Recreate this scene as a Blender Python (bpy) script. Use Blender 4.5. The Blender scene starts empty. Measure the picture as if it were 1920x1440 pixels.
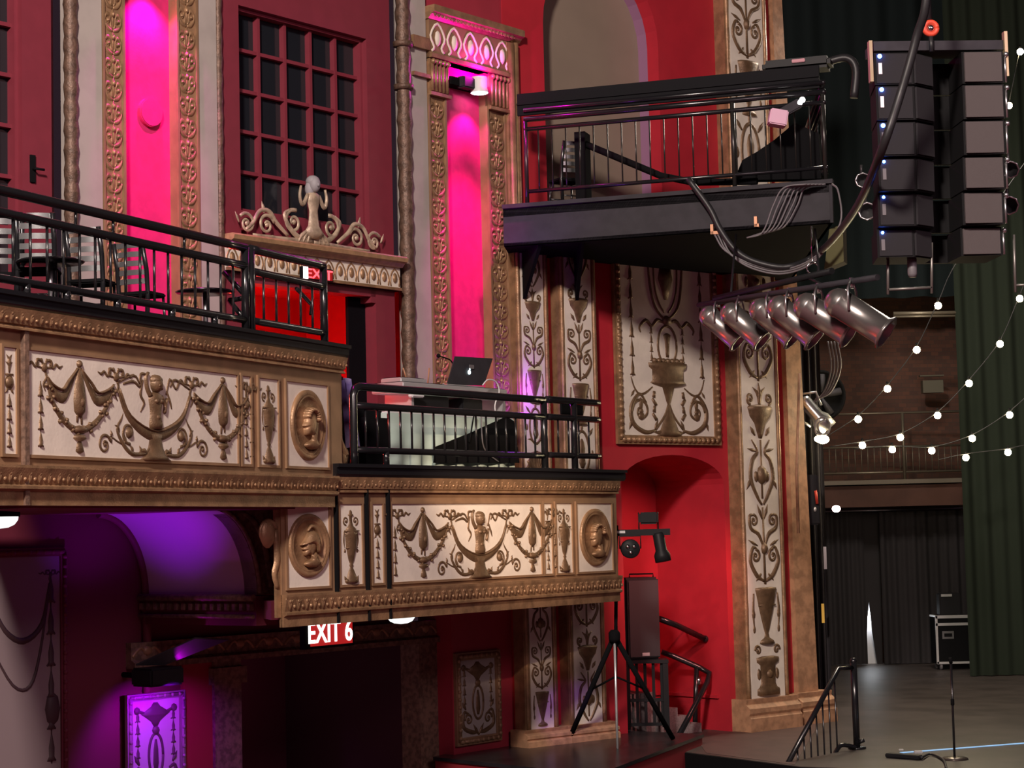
import bpy, bmesh, math, random
from mathutils import Vector, Matrix
random.seed(7)
SC = bpy.context.scene
COL = SC.collection
PI = math.pi
# ------------------------------------------------------------------ camera
FPX = 3650.0
PIT = math.atan(280/FPX)
ROLL = 0.024
EYE = Vector((0, 0, 5.0))
_F = Vector((0, math.cos(PIT), math.sin(PIT)))
_U0 = Vector((0, -math.sin(PIT), math.cos(PIT)))
_R0 = Vector((1, 0, 0))
_U = _U0*math.cos(ROLL) + _R0*math.sin(ROLL)
_R = _R0*math.cos(ROLL) - _U0*math.sin(ROLL)
cam = bpy.data.objects.new('camera', bpy.data.cameras.new('camera'))
COL.objects.link(cam)
m = Matrix.Identity(4)
for i in range(3):
    m[i][0] = _R[i]; m[i][1] = _U[i]; m[i][2] = -_F[i]; m[i][3] = EYE[i]
cam.matrix_world = m
cam.data.sensor_width = 36
cam.data.lens = 36*FPX/1920
cam.data.clip_end = 300
SC.camera = cam

def ray(px, py):
    return _F + _R*((px-960)/FPX) + _U*((720-py)/FPX)
def at(px, py, D):
    r = ray(px, py)
    return EYE + r*(D/r.y)
def at_z(px, py, z):
    r = ray(px, py)
    return EYE + r*((z-EYE.z)/r.z)

class Fr:
    """a vertical plane through the place seen at pixel column px, D metres away, heading alpha"""
    def __init__(s, px, D, alpha, off=0.0, py=1000):
        p = at(px, py, D); a = math.radians(alpha)
        s.d = Vector((math.sin(a), math.cos(a), 0)); s.n = Vector((math.cos(a), -math.sin(a), 0))
        s.p = Vector((p.x, p.y, 0)) + s.n*off
    def hit(s, px, py, o=0.0):
        r = ray(px, py)
        t = ((s.p + s.n*o - EYE).dot(s.n) + 0)/r.dot(s.n)
        P = EYE + r*t
        return ((P - s.p).dot(s.d), P.z)
    def u(s, px, py=900, o=0.0): return s.hit(px, py, o)[0]
    def z(s, px, py, o=0.0): return s.hit(px, py, o)[1]
    def P(s, u, z, o=0.0):
        q = s.p + s.d*u + s.n*o
        return Vector((q.x, q.y, z))
    def shift(s, o):
        f = Fr.__new__(Fr); f.d = s.d; f.n = s.n; f.p = s.p + s.n*o
        return f

# ------------------------------------------------------------------ materials
def mat(name, col, rough=.6, metal=0., vary=0., vscale=8., bump=0., bscale=30., emit=None, estr=0., spec=.5, col2=None, coat=0.):
    M = bpy.data.materials.new(name); M.use_nodes = True
    nt = M.node_tree; b = nt.nodes['Principled BSDF']
    b.inputs['Base Color'].default_value = (*col, 1)
    b.inputs['Roughness'].default_value = rough; b.inputs['Metallic'].default_value = metal
    b.inputs['Specular IOR Level'].default_value = spec
    b.inputs['Coat Weight'].default_value = coat
    tc = nt.nodes.new('ShaderNodeTexCoord')
    if vary > 0 or col2:
        n = nt.nodes.new('ShaderNodeTexNoise'); n.inputs['Scale'].default_value = vscale
        n.inputs['Detail'].default_value = 5
        nt.links.new(tc.outputs['Object'], n.inputs['Vector'])
        r = nt.nodes.new('ShaderNodeValToRGB')
        c2 = col2 or tuple(c*(1-vary) for c in col)
        r.color_ramp.elements[0].color = (*c2, 1); r.color_ramp.elements[0].position = .38
        r.color_ramp.elements[1].color = (*col, 1); r.color_ramp.elements[1].position = .6
        nt.links.new(n.outputs['Fac'], r.inputs['Fac']); nt.links.new(r.outputs['Color'], b.inputs['Base Color'])
    if bump > 0:
        n2 = nt.nodes.new('ShaderNodeTexNoise'); n2.inputs['Scale'].default_value = bscale
        n2.inputs['Detail'].default_value = 3
        nt.links.new(tc.outputs['Object'], n2.inputs['Vector'])
        bp = nt.nodes.new('ShaderNodeBump'); bp.inputs['Strength'].default_value = bump
        bp.inputs['Distance'].default_value = .02
        nt.links.new(n2.outputs['Fac'], bp.inputs['Height']); nt.links.new(bp.outputs['Normal'], b.inputs['Normal'])
    if emit:
        b.inputs['Emission Color'].default_value = (*emit, 1); b.inputs['Emission Strength'].default_value = estr
    return M
GOLD = mat('bronze_paint', (.40, .235, .125), .42, .35, vary=.35, vscale=5, bump=.25, bscale=40)
GOLDF = mat('flat_bronze_paint', (.36, .215, .12), .5, .25, vary=.2, vscale=3)
GOLDD = mat('dark_bronze_relief', (.20, .12, .065), .42, .35, vary=.3, vscale=9, bump=.3, bscale=60)
CREAM = mat('cream_plaster', (.80, .72, .62), .75, vary=.08, vscale=4, bump=.1, bscale=25)
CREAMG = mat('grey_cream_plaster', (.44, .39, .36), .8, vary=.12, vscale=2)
RED = mat('red_paint', (.47, .017, .032), .6, vary=.1, vscale=2)
RED2 = mat('crimson_paint', (.40, .03, .055), .62, vary=.1, vscale=1.5)
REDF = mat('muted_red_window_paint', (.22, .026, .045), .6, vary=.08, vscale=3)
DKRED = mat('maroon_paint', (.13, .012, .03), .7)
PINK = mat('niche_plaster', (.72, .02, .17), .7, vary=.12, vscale=6, bump=.1)
BLACK = mat('black_gloss_paint', (.012, .012, .014), .22, spec=.6)
BLACKM = mat('black_matte', (.009, .009, .010), .9, spec=.03)
CHAR = mat('charcoal_paint', (.040, .037, .045), .6, spec=.2, vary=.2, vscale=4)
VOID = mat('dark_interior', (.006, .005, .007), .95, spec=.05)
GLASS = mat('dark_pane', (.014, .016, .021), .12, spec=.6)
BRICK = None
STEEL = mat('brushed_steel', (.55, .55, .56), .3, .9)
CHROME = mat('chrome', (.7, .7, .7), .15, 1.)
FLOOR = mat('stage_floor_paint', (.072, .058, .053), .45, vary=.35, vscale=1.2)
APRON = mat('brown_stage_boards', (.10, .055, .05), .55, vary=.2, vscale=2)
PLATF = mat('black_platform_top', (.025, .022, .026), .28, vary=.4, vscale=2)
CURT = mat('black_velour', (.050, .046, .050), .95, spec=.05)
GREENC = mat('dark_green_velour', (.022, .029, .021), .95, spec=.05)  # colour raised slightly to stand in for stage haze
WOOD = mat('tan_wood', (.45, .27, .14), .5, vary=.25, vscale=10)
PURPW = mat('vault_plaster', (.55, .45, .50), .8)
BROWN = mat('brown_pilaster_stone', (.22, .13, .09), .7, vary=.5, vscale=12, bump=.3)
BEIGE = mat('beige_wall', (.27, .21, .16), .8, vary=.08, vscale=1)
LILAC = mat('lilac_reveal', (.30, .16, .26), .8)
CLOTH = mat('pale_green_cloth', (.55, .70, .62), .85)
WHITE = mat('white_plastic', (.8, .8, .8), .4)
SILVER = mat('silver_trim', (.75, .75, .75), .35, .6)
CABLE = mat('black_cable', (.02, .02, .022), .45)
GCABLE = mat('grey_cable', (.16, .15, .16), .5)
GRILLE = mat('grey_speaker_grille', (.036, .034, .038), .6, spec=.15, bump=.5, bscale=400)
GRILLEP = mat('lit_speaker_grille', (.115, .098, .098), .6, spec=.15, bump=.5, bscale=400)  # lighter grille colour stands in for light on the right wing
CANM = mat('polished_can', (.40, .37, .36), .3, .85)
BULB = mat('warm_bulb', (1, .9, .6), .5, emit=(1, .83, .5), estr=55)
LEDB = mat('blue_led', (.1, .2, 1), .5, emit=(.05, .16, 1), estr=30)
LAMPW = mat('white_lamp_glass', (1, 1, 1), .4, emit=(.92, 1, .95), estr=1.5)
SIGNW = mat('sign_letter_white', (1, 1, 1), .5, emit=(1, .95, .9), estr=2.6)
SIGNR = mat('sign_red_lit', (.8, .02, .02), .5, emit=(1, .04, .03), estr=1.0)
SIGNL = mat('sign_letter_red', (.9, .05, .05), .5, emit=(1, .06, .08), estr=3)
STONE = mat('sandstone_paint', (.50, .27, .15), .6, vary=.35, vscale=5, bump=.3, bscale=12)
GREYC = mat('grey_step_carpet', (.26, .22, .22), .9, vary=.3, vscale=30)
BLUET = mat('blue_glow_tape', (.25, .45, .7), .4, emit=(.3, .6, 1), estr=.5)

def brick_mat():
    M = bpy.data.materials.new('stage_brick'); M.use_nodes = True
    nt = M.node_tree; b = nt.nodes['Principled BSDF']; b.inputs['Roughness'].default_value = .85
    tc = nt.nodes.new('ShaderNodeTexCoord'); mp = nt.nodes.new('ShaderNodeMapping')
    mp.inputs['Rotation'].default_value = (PI/2, 0, 0)
    br = nt.nodes.new('ShaderNodeTexBrick'); br.inputs['Scale'].default_value = 2.2
    br.inputs['Color1'].default_value = (.13, .055, .035, 1); br.inputs['Color2'].default_value = (.08, .04, .03, 1)
    br.inputs['Mortar'].default_value = (.06, .045, .035, 1); br.inputs['Mortar Size'].default_value = .012
    nt.links.new(tc.outputs['Object'], mp.inputs['Vector']); nt.links.new(mp.outputs['Vector'], br.inputs['Vector'])
    nt.links.new(br.outputs['Color'], b.inputs['Base Color'])
    return M
BRICK = brick_mat()

# ------------------------------------------------------------------ mesh builder
class MB:
    def __init__(s): s.v = []; s.f = []; s.s = []
    def add(s, vs, fs, smooth=False):
        k = len(s.v); s.v += [Vector(p) for p in vs]
        s.f += [tuple(i+k for i in f) for f in fs]; s.s += [smooth]*len(fs)
        return s
    def hexa(s, p):   # 8 points: bottom ring 0-3, top ring 4-7
        return s.add(p, [(0,1,2,3),(4,5,6,7),(0,1,5,4),(1,2,6,5),(2,3,7,6),(3,0,4,7)])
    def fbox(s, F, u0, u1, z0, z1, o0, o1):
        return s.hexa([F.P(u0,z0,o0),F.P(u1,z0,o0),F.P(u1,z0,o1),F.P(u0,z0,o1),
                       F.P(u0,z1,o0),F.P(u1,z1,o0),F.P(u1,z1,o1),F.P(u0,z1,o1)])
    def box(s, c, sx, sy, sz, rz=0, M=None):
        c = Vector(c); R = M or Matrix.Rotation(rz, 3, 'Z'); p = []
        for z in (-.5, .5):
            for x, y in ((-.5,-.5),(.5,-.5),(.5,.5),(-.5,.5)):
                p.append(c + R @ Vector((x*sx, y*sy, z*sz)))
        return s.hexa(p)
    def bbox(s, c, sx, sy, sz, b=.02, rz=0, M=None):      # box with chamfered edges
        c = Vector(c); R = M or Matrix.Rotation(rz, 3, 'Z')
        bm = bmesh.new(); bmesh.ops.create_cube(bm, size=1)
        for v in bm.verts: v.co = Vector((v.co.x*sx, v.co.y*sy, v.co.z*sz))
        bmesh.ops.bevel(bm, geom=list(bm.edges), offset=b, segments=2, affect='EDGES')
        bm.verts.index_update()
        s.add([c + R @ v.co for v in bm.verts], [tuple(v.index for v in f.verts) for f in bm.faces]); bm.free()
        return s
    def prof(s, F, u0, u1, prof):          # closed profile [(o,z)] swept along u
        n = len(prof)
        vs = [F.P(u0, z, o) for o, z in prof] + [F.P(u1, z, o) for o, z in prof]
        return s.add(vs, [(i, (i+1) % n, (i+1) % n+n, i+n) for i in range(n)] + [tuple(range(n)), tuple(range(n, 2*n))])
    def ext(s, F, poly, o0, o1):
        n = len(poly)
        vs = [F.P(u, z, o0) for u, z in poly] + [F.P(u, z, o1) for u, z in poly]
        return s.add(vs, [(i, (i+1) % n, (i+1) % n+n, i+n) for i in range(n)] + [tuple(range(n)), tuple(range(n, 2*n))])
    def prism(s, xy, z0, z1):
        n = len(xy)
        vs = [Vector((p[0], p[1], z0)) for p in xy] + [Vector((p[0], p[1], z1)) for p in xy]
        return s.add(vs, [(i, (i+1) % n, (i+1) % n+n, i+n) for i in range(n)] + [tuple(range(n)), tuple(range(n, 2*n))])
    def tube(s, pts, r, seg=8, smooth=True, sq=None):
        pts = [Vector(p) for p in pts]; n = len(pts)
        rs = r if isinstance(r, (list, tuple)) else [r]*n
        up = None; rings = []
        for i in range(n):
            t = (pts[min(i+1, n-1)] - pts[max(i-1, 0)])
            if t.length < 1e-9: t = Vector((0, 0, 1))
            t.normalize()
            if up is None:
                a = Vector((0, 0, 1)) if abs(t.z) < .9 else Vector((1, 0, 0))
                up = (a - t*a.dot(t)).normalized()
            else:
                up = (up - t*up.dot(t))
                up = up.normalized() if up.length > 1e-6 else t.orthogonal().normalized()
            sd = t.cross(up)
            rings.append([pts[i] + (up*math.cos(2*PI*k/seg) + sd*math.sin(2*PI*k/seg))*rs[i] for k in range(seg)])
        vs = [p for R in rings for p in R]; fs = []
        for i in range(n-1):
            for k in range(seg):
                fs.append((i*seg+k, i*seg+(k+1) % seg, (i+1)*seg+(k+1) % seg, (i+1)*seg+k))
        s.add(vs, fs, smooth)
        k0 = len(s.v) - len(vs)
        s.f += [tuple(k0+k for k in range(seg)), tuple(k0+(n-1)*seg+k for k in range(seg))]; s.s += [False, False]
        return s
    def lathe(s, org, axis, prof, seg=16):  # prof [(r, h)]
        axis = Vector(axis).normalized(); a = axis.orthogonal().normalized(); b = axis.cross(a); org = Vector(org)
        vs = []; fs = []
        for r, h in prof:
            for k in range(seg):
                vs.append(org + axis*h + (a*math.cos(2*PI*k/seg) + b*math.sin(2*PI*k/seg))*max(r, 1e-4))
        for i in range(len(prof)-1):
            for k in range(seg):
                fs.append((i*seg+k, i*seg+(k+1) % seg, (i+1)*seg+(k+1) % seg, (i+1)*seg+k))
        return s.add(vs, fs, True)
    def ell(s, c, rx, ry=None, rz=None, M=None, nu=12, nv=7):
        ry = ry or rx; rz = rz or rx; c = Vector(c); M = M or Matrix.Identity(3); vs = []; fs = []
        for j in range(nv+1):
            ph = PI*j/nv
            for i in range(nu):
                th = 2*PI*i/nu
                vs.append(c + M @ Vector((rx*math.sin(ph)*math.cos(th), ry*math.sin(ph)*math.sin(th), rz*math.cos(ph))))
        for j in range(nv):
            for i in range(nu):
                fs.append((j*nu+i, j*nu+(i+1) % nu, (j+1)*nu+(i+1) % nu, (j+1)*nu+i))
        return s.add(vs, fs, True)
    def grid(s, fn, nu, nv, smooth=True):
        vs = [fn(i/nu, j/nv) for j in range(nv+1) for i in range(nu+1)]
        fs = [(j*(nu+1)+i, j*(nu+1)+i+1, (j+1)*(nu+1)+i+1, (j+1)*(nu+1)+i) for j in range(nv) for i in range(nu)]
        return s.add(vs, fs, smooth)

def crom(pts, n=5):
    P = [Vector(p) for p in pts]
    if len(P) < 3: return P
    P = [P[0]*2-P[1]] + P + [P[-1]*2-P[-2]]; out = []
    for i in range(1, len(P)-2):
        for k in range(n):
            t = k/n
            out.append(.5*((2*P[i]) + (P[i+1]-P[i-1])*t + (2*P[i-1]-5*P[i]+4*P[i+1]-P[i+2])*t*t + (3*P[i]-P[i-1]-3*P[i+1]+P[i+2])*t**3))
    out.append(P[-2]); return out

def rootloc(o):
    v = Vector((0, 0, 0))
    while o is not None: v += o.location; o = o.parent
    return v
def build(name, mb, mt, parent=None, origin=None, label=None):
    me = bpy.data.meshes.new(name)
    if parent is not None: org = rootloc(parent); loc = Vector((0, 0, 0))
    else:
        if origin is None:
            xs = [p.x for p in mb.v]; ys = [p.y for p in mb.v]; zs = [p.z for p in mb.v]
            origin = Vector(((min(xs)+max(xs))/2, (min(ys)+max(ys))/2, min(zs)))
        org = Vector(origin); loc = org
    me.from_pydata([tuple(p-org) for p in mb.v], [], mb.f)
    me.polygons.foreach_set('use_smooth', mb.s)
    bm = bmesh.new(); bm.from_mesh(me); bmesh.ops.recalc_face_normals(bm, faces=list(bm.faces)); bm.to_mesh(me); bm.free()
    me.materials.append(mt)
    o = bpy.data.objects.new(name, me); COL.objects.link(o); o.location = loc
    if parent is not None: o.parent = parent
    if label: o['label'] = label
    return o
def tag(o, label, cat, group=None, kind=None):
    o['label'] = label; o['category'] = cat
    if group: o['group'] = group
    if kind: o['kind'] = kind
    return o
def thing(name, label, cat, loc=(0, 0, 0), group=None):
    o = bpy.data.objects.new(name, None); COL.objects.link(o); o.location = loc
    o.empty_display_size = .1
    return tag(o, label, cat, group)
def struct(name, mb, mt, label=None, parent=None):
    o = build(name, mb, mt, parent)
    if parent is None:
        o['kind'] = 'structure'; o['category'] = name.split('_')[0]
        if label: o['label'] = label
    return o
def sroot(name, label, loc):
    o = thing(name, label, name.split('_')[0], loc); o['kind'] = 'structure'; return o
def dup(root, loc, rotz=0., label=None, rot=None):
    r = root.copy(); COL.objects.link(r); r.location = loc
    r.rotation_euler = rot if rot is not None else (0, 0, rotz)
    if label: r['label'] = label
    for ch in list(root.children):
        c = ch.copy(); COL.objects.link(c); c.parent = r
        for g in list(ch.children):
            d = g.copy(); COL.objects.link(d); d.parent = c
    return r
def text_mb(txt, F, u, z, h, off, depth=.01, mb=None, sx=1.):
    cu = bpy.data.curves.new('t', 'FONT'); cu.body = txt; cu.size = 1; cu.extrude = .02; cu.offset = .012
    o = bpy.data.objects.new('t', cu); COL.objects.link(o)
    dg = bpy.context.evaluated_depsgraph_get(); me = bpy.data.meshes.new_from_object(o.evaluated_get(dg))
    mb = mb or MB()
    k = h/.7
    mb.add([F.P(u+v.co.x*k*sx, z+v.co.y*k, off+v.co.z/.02*depth) for v in me.vertices], [tuple(p.vertices) for p in me.polygons])
    bpy.data.objects.remove(o); return mb

# ------------------------------------------------------------------ relief ornament
class Rel:
    def __init__(s, mb, F, u, z, k=1., off=0., mir=1, ks=None):
        s.mb = mb; s.F = F; s.uu = u; s.zz = z; s.k = k; s.off = off; s.m = mir; s.ks = ks or k; s.wf = .92; s.hs = .7
    def P(s, a, t, h=0): return s.F.P(s.uu + s.ks*a*s.m, s.zz + s.k*t, s.off + s.k*h*s.hs)
    def at(s, a, t, k=1., mir=1, ks=None):
        r = s._at(a, t, k, mir, ks); r.wf = s.wf; r.hs = s.hs; return r
    def _at(s, a, t, k, mir, ks):
        return Rel(s.mb, s.F, s.uu + s.ks*a*s.m, s.zz + s.k*t, s.k*k, s.off, s.m*mir, s.ks*(ks or k))
    def stroke(s, pts, w, h=None, n=4, cr=True):
        """raised ribbon with a half round section; w is a width or one per control point"""
        q = [Vector((p[0], p[1], 0)) for p in pts]
        ws = [x*s.wf for x in w] if isinstance(w, (list, tuple)) else [w*s.wf]*len(q)
        if cr and len(q) > 2:
            c = crom(q, n); W = []
            for i in range(len(c)):
                x = i/(len(c)-1)*(len(ws)-1); j = min(int(x), len(ws)-2); W.append(ws[j]*(1-(x-j)) + ws[j+1]*(x-j))
        else: c = q; W = list(ws)
        vs = []; m = 5; N = len(c)
        for i in range(N):
            t = c[min(i+1, N-1)] - c[max(i-1, 0)]
            t = t.normalized() if t.length > 1e-9 else Vector((0, 1, 0)); nn = Vector((-t.y, t.x, 0))
            hh = (h if h is not None else W[i]*.9)
            if h is not None: hh = h*min(1, .35 + W[i]/max(max(W), 1e-6)*.65)
            for k in range(m):
                a = PI*k/(m-1)
                p = c[i] + nn*(math.cos(a)*W[i]*.5)
                vs.append(s.P(p.x, p.y, math.sin(a)*hh*.6))
        fs = [(i*m+k, i*m+k+1, (i+1)*m+k+1, (i+1)*m+k) for i in range(N-1) for k in range(m-1)]
        fs += [tuple(range(m)), tuple((N-1)*m+k for k in range(m))]
        s.mb.add(vs, fs, True)
    def blob(s, a, t, ra, rt=None, h=None, rot=0., nu=8, nv=3):
        rt = rt or ra; h = h if h is not None else min(ra, rt)*.8; vs = []; c, sn = math.cos(rot), math.sin(rot)
        for j in range(nv):
            ph = PI/2*j/nv
            for i in range(nu):
                th = 2*PI*i/nu; x = ra*math.cos(ph)*math.cos(th); y = rt*math.cos(ph)*math.sin(th)
                vs.append(s.P(a + x*c - y*sn, t + x*sn + y*c, h*math.sin(ph)))
        vs.append(s.P(a, t, h))
        fs = [(j*nu+i, j*nu+(i+1) % nu, (j+1)*nu+(i+1) % nu, (j+1)*nu+i) for j in range(nv-1) for i in range(nu)]
        fs += [((nv-1)*nu+i, (nv-1)*nu+(i+1) % nu, nv*nu) for i in range(nu)]
        s.mb.add(vs, fs, True)
    def prof(s, pr, h=.6, a0=0.):
        """half lathe: pr = [(t, halfwidth)]"""
        m = 7; vs = []
        for t, w in pr:
            for k in range(m):
                an = PI*k/(m-1); vs.append(s.P(a0 + math.cos(an)*w, t, math.sin(an)*w*h))
        N = len(pr)
        fs = [(i*m+k, i*m+k+1, (i+1)*m+k+1, (i+1)*m+k) for i in range(N-1) for k in range(m-1)]
        fs += [tuple(range(m)), tuple((N-1)*m+k for k in range(m))]
        s.mb.add(vs, fs, True)
    def ring(s, a, t, ra, rt, w, h=None, n=24):
        s.stroke([(a + ra*math.cos(2*PI*i/n), t + rt*math.sin(2*PI*i/n)) for i in range(n+1)], w, h, cr=False)
    def spiral(s, a, t, r, turns=1.4, w=.05, a0=0., cw=1, tail=None):
        n = int(10*turns)+2; pts = []
        for i in range(n):
            x = i/(n-1); an = a0 + cw*turns*2*PI*x; rr = r*(1-.8*x)
            pts.append((a + rr*math.cos(an), t + rr*math.sin(an)))
        ws = [w*(1-.35*i/(n-1)) for i in range(n)]
        if tail: pts = list(tail) + pts; ws = [w*.6]*len(tail) + ws
        s.stroke(pts, ws, n=2)
        s.blob(a, t, r*.24, h=w*.7, nu=6, nv=2)
    def leaf(s, x0, t0, x1, t1, w, bend=0.):
        mx, mt = (x0+x1)/2 - (t1-t0)*bend, (t0+t1)/2 + (x1-x0)*bend
        s.stroke([(x0, t0), (mx, mt), (x1, t1)], [w*.45, w, w*.12], n=3)

# ---- motifs, all in units of their own local size
def bow(R, k=1.):
    r = R.at(0, 0, k)
    for m_ in (1, -1):
        q = r.at(0, 0, 1, m_)
        q.stroke([(0, 0), (.06, .09), (.15, .10), (.16, .02), (.05, -.01)], [.03, .05, .06, .05, .03])
        q.stroke([(.12, .06), (.2, .0), (.27, .06), (.34, .02), (.42, .05)], [.04, .05, .045, .05, .02])
    r.stroke([(0, .02), (-.05, -.14), (.02, -.24), (-.03, -.34)], [.05, .05, .04, .02])
    r.blob(0, 0, .07, h=.06)
    r.blob(.06, .1, .035); r.blob(-.06, .1, .035)
def husks(R, t0, t1, w=.05, n=5):
    L = (t1-t0)/n
    R.stroke([(0, t0), (0, t1)], w*.3, cr=False)
    for i in range(n):
        t = t0 + L*(i+.1)
        R.prof([(t, w*.9), (t+L*.12*1, w*.55), (t+L*.4, w*.6), (t+L*.75, w*.22), (t+L*.82, w*.15)], .8)
        R.blob(w*.8, t, w*.22, nu=6, nv=2); R.blob(-w*.8, t, w*.22, nu=6, nv=2)
def festoon_side(R):
    bow(R.at(.75, .93), .8)
    R.stroke([(.74, .86), (.42, .97), (.3, .88)], [.03, .04, .03])
    # drapery mask
    R.blob(1.42, 1.03, .045, h=.06)
    R.prof([(.99, .03), (.9, .055), (.75, .085), (.62, .10), (.5, .09), (.44, .03)], .8, 1.42)
    R.blob(1.42, .6, .055, .08, h=.1); R.stroke([(1.39, .5), (1.38, .36)], [.05, .03], cr=False); R.stroke([(1.45, .5), (1.46, .38)], [.05, .03], cr=False)
    for a, b in (((1.45, .98), (1.98, .86)), ((1.39, .98), (.79, .84))):
        mx = (a[0]+b[0])/2
        R.stroke([a, (a[0]*.72+b[0]*.28, .76), (mx, .64), (a[0]*.2+b[0]*.8, .70), b], [.03, .09, .14, .12, .03], h=.05)
        R.stroke([a, (a[0]*.70+b[0]*.30, .83), (mx, .73), (a[0]*.2+b[0]*.8, .77), b], [.015, .03, .035, .03, .015], h=.09)
    # garland
    g = [(1.97, .78), (1.88, .58), (1.68, .38), (1.42, .29), (1.15, .38), (.93, .58), (.80, .80)]
    R.stroke(g, [.03, .06, .08, .09, .08, .06, .03], h=.07)
    c = crom([Vector((p[0], p[1], 0)) for p in g], 5)
    for i, p in enumerate(c):
        R.blob(p.x + (.04 if i % 2 else -.03), p.y + (.02 if i % 3 else -.035), .028, h=.055, nu=6, nv=2)
    R.blob(1.42, .30, .13, .05, h=.09); R.prof([(.24, .09), (.2, .11), (.17, .03), (.13, .05), (.06, .07), (.04, .03)], .7, 1.42)
    # scrolls
    R.stroke([(.18, .07), (.45, .06), (.62, .16), (.74, .33), (.66, .45), (.62, .52)], [.05, .06, .06, .04, .03, .01])
    R.spiral(.52, .30, .13, 1.3, .045, a0=PI*1.45, cw=-1 * -1)
    R.spiral(.97, .15, .12, 1.4, .045, a0=PI*.9, cw=-1, tail=[(.62, .16), (.75, .2), (.84, .24)])
    for x, y, dx, dy in ((.45, .06, .06, .1), (.62, .16, -.02, .12), (.7, .3, .08, .08), (.3, .06, .02, .1), (.86, .24, .0, .08)):
        R.leaf(x, y, x+dx, y+dy, .05, .2)
    R.blob(.52, .30, .06, .07, h=.06)
def festoon(R, tl=True, tr=True):
    """swags, masks and a putto; origin at the foot of the figure's axis, metres"""
    for m_ in (1, -1): festoon_side(R.at(0, 0, 1, m_))
    for m_ in (1, -1):
        q = R.at(0, 0, 1, m_)
        bow(q.at(2.02, .95), .75)
        husks(q.at(2.08, 0), .08, .8, .05, 4)
    R.stroke([(.73, .80), (.55, .52), (.3, .36), (0, .29), (-.3, .36), (-.55, .52), (-.73, .80)], [.03, .09, .14, .17, .14, .09, .03], h=.07)
    R.stroke([(.7, .80), (.5, .50), (0, .34), (-.5, .50), (-.7, .80)], [.02, .03, .035, .03, .02], h=.10)
    # foliate foot
    R.prof([(.0, .30), (.04, .22), (.12, .15), (.24, .12), (.3, .16)], .35)
    for i in range(-3, 4): R.stroke([(i*.02, .26), (i*.045, .12), (i*.085, .01)], [.03, .05, .03])
    for i in (-1, 1): R.leaf(i*.15, .02, i*.33, .08, .07, .3*i)
    # putto
    R.prof([(.36, .11), (.42, .125), (.52, .10), (.6, .105), (.7, .13), (.76, .12), (.80, .05)], .75)
    R.blob(.045, .69, .045, h=.12); R.blob(-.045, .69, .045, h=.12); R.blob(0, .5, .06, .05, h=.1)
    R.blob(0, .89, .095, .105, h=.14, nu=12, nv=4)
    R.blob(0, .94, .10, .07, h=.13, nu=12); R.blob(-.03, .875, .02, h=.155, nu=6); R.blob(.05, .84, .03, h=.12)
    R.stroke([(-.1, .75), (-.17, .84), (-.19, .96), (-.14, 1.02)], [.07, .06, .05, .04], h=.1)
    R.stroke([(.1, .75), (.19, .66), (.17, .56), (.23, .74)], [.07, .06, .05, .04], h=.1)
    R.stroke([(-.14, 1.0), (-.28, .99), (-.3, .85), (-.42, .9), (-.62, .86)], [.03, .045, .04, .045, .03])
    R.stroke([(-.24, .93), (-.29, .76), (-.22, .66), (-.29, .55)], [.03, .045, .04, .02])
    R.stroke([(.22, .78), (.3, .97), (.42, .86), (.5, .95), (.62, .9)], [.03, .04, .035, .04, .03])
    R.stroke([(.24, .82), (.3, .7), (.33, .62)], [.03, .04, .02])
def urn(R, H):
    k = H/1.1
    r = R.at(0, 0, k)
    r.prof([(.03, .13), (.06, .11), (.1, .1), (.2, .05), (.235, .025), (.26, .045), (.28, .03), (.33, .055), (.5, .1), (.68, .125), (.72, .13), (.73, .10), (.76, .105), (.80, .05), (.86, .03), (.93, .028), (.95, .06), (.97, .03), (1.0, .03), (1.02, .005)], .7)
    r.stroke([(-.11, .50), (.11, .50)], .02, h=.1, cr=False); r.stroke([(-.14, .73), (.14, .73)], .025, h=.12, cr=False)
    for m_ in (1, -1):
        q = r.at(0, 0, 1, m_)
        q.spiral(.1, .87, .06, 1.3, .03, a0=-PI/2, cw=1); q.leaf(.1, .04, .15, .12, .05)
        q.stroke([(.14, .72), (.15, .6), (.13, .5)], [.02, .03, .01]); q.blob(.13, .46, .02, .03)
        q.blob(.1, .05, .04, .035, h=.05)
def husk_strip(R, H):
    k = H/1.1; r = R.at(0, 0, k, ks=.8*k)
    husks(r, .06, .62, .055, 4)
    r.blob(0, .74, .075, .065, h=.05); r.ring(0, .74, .08, .07, .02); r.stroke([(-.08, .82), (.08, .82)], .025, cr=False)
    for m_ in (1, -1):
        q = r.at(0, 0, 1, m_); q.leaf(0, .84, .07, .95, .05, .3); q.leaf(0, .9, .06, 1.03, .045, .2); q.leaf(.02, .68, .09, .62, .04)
    r.blob(0, .95, .035, .05)
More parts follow.
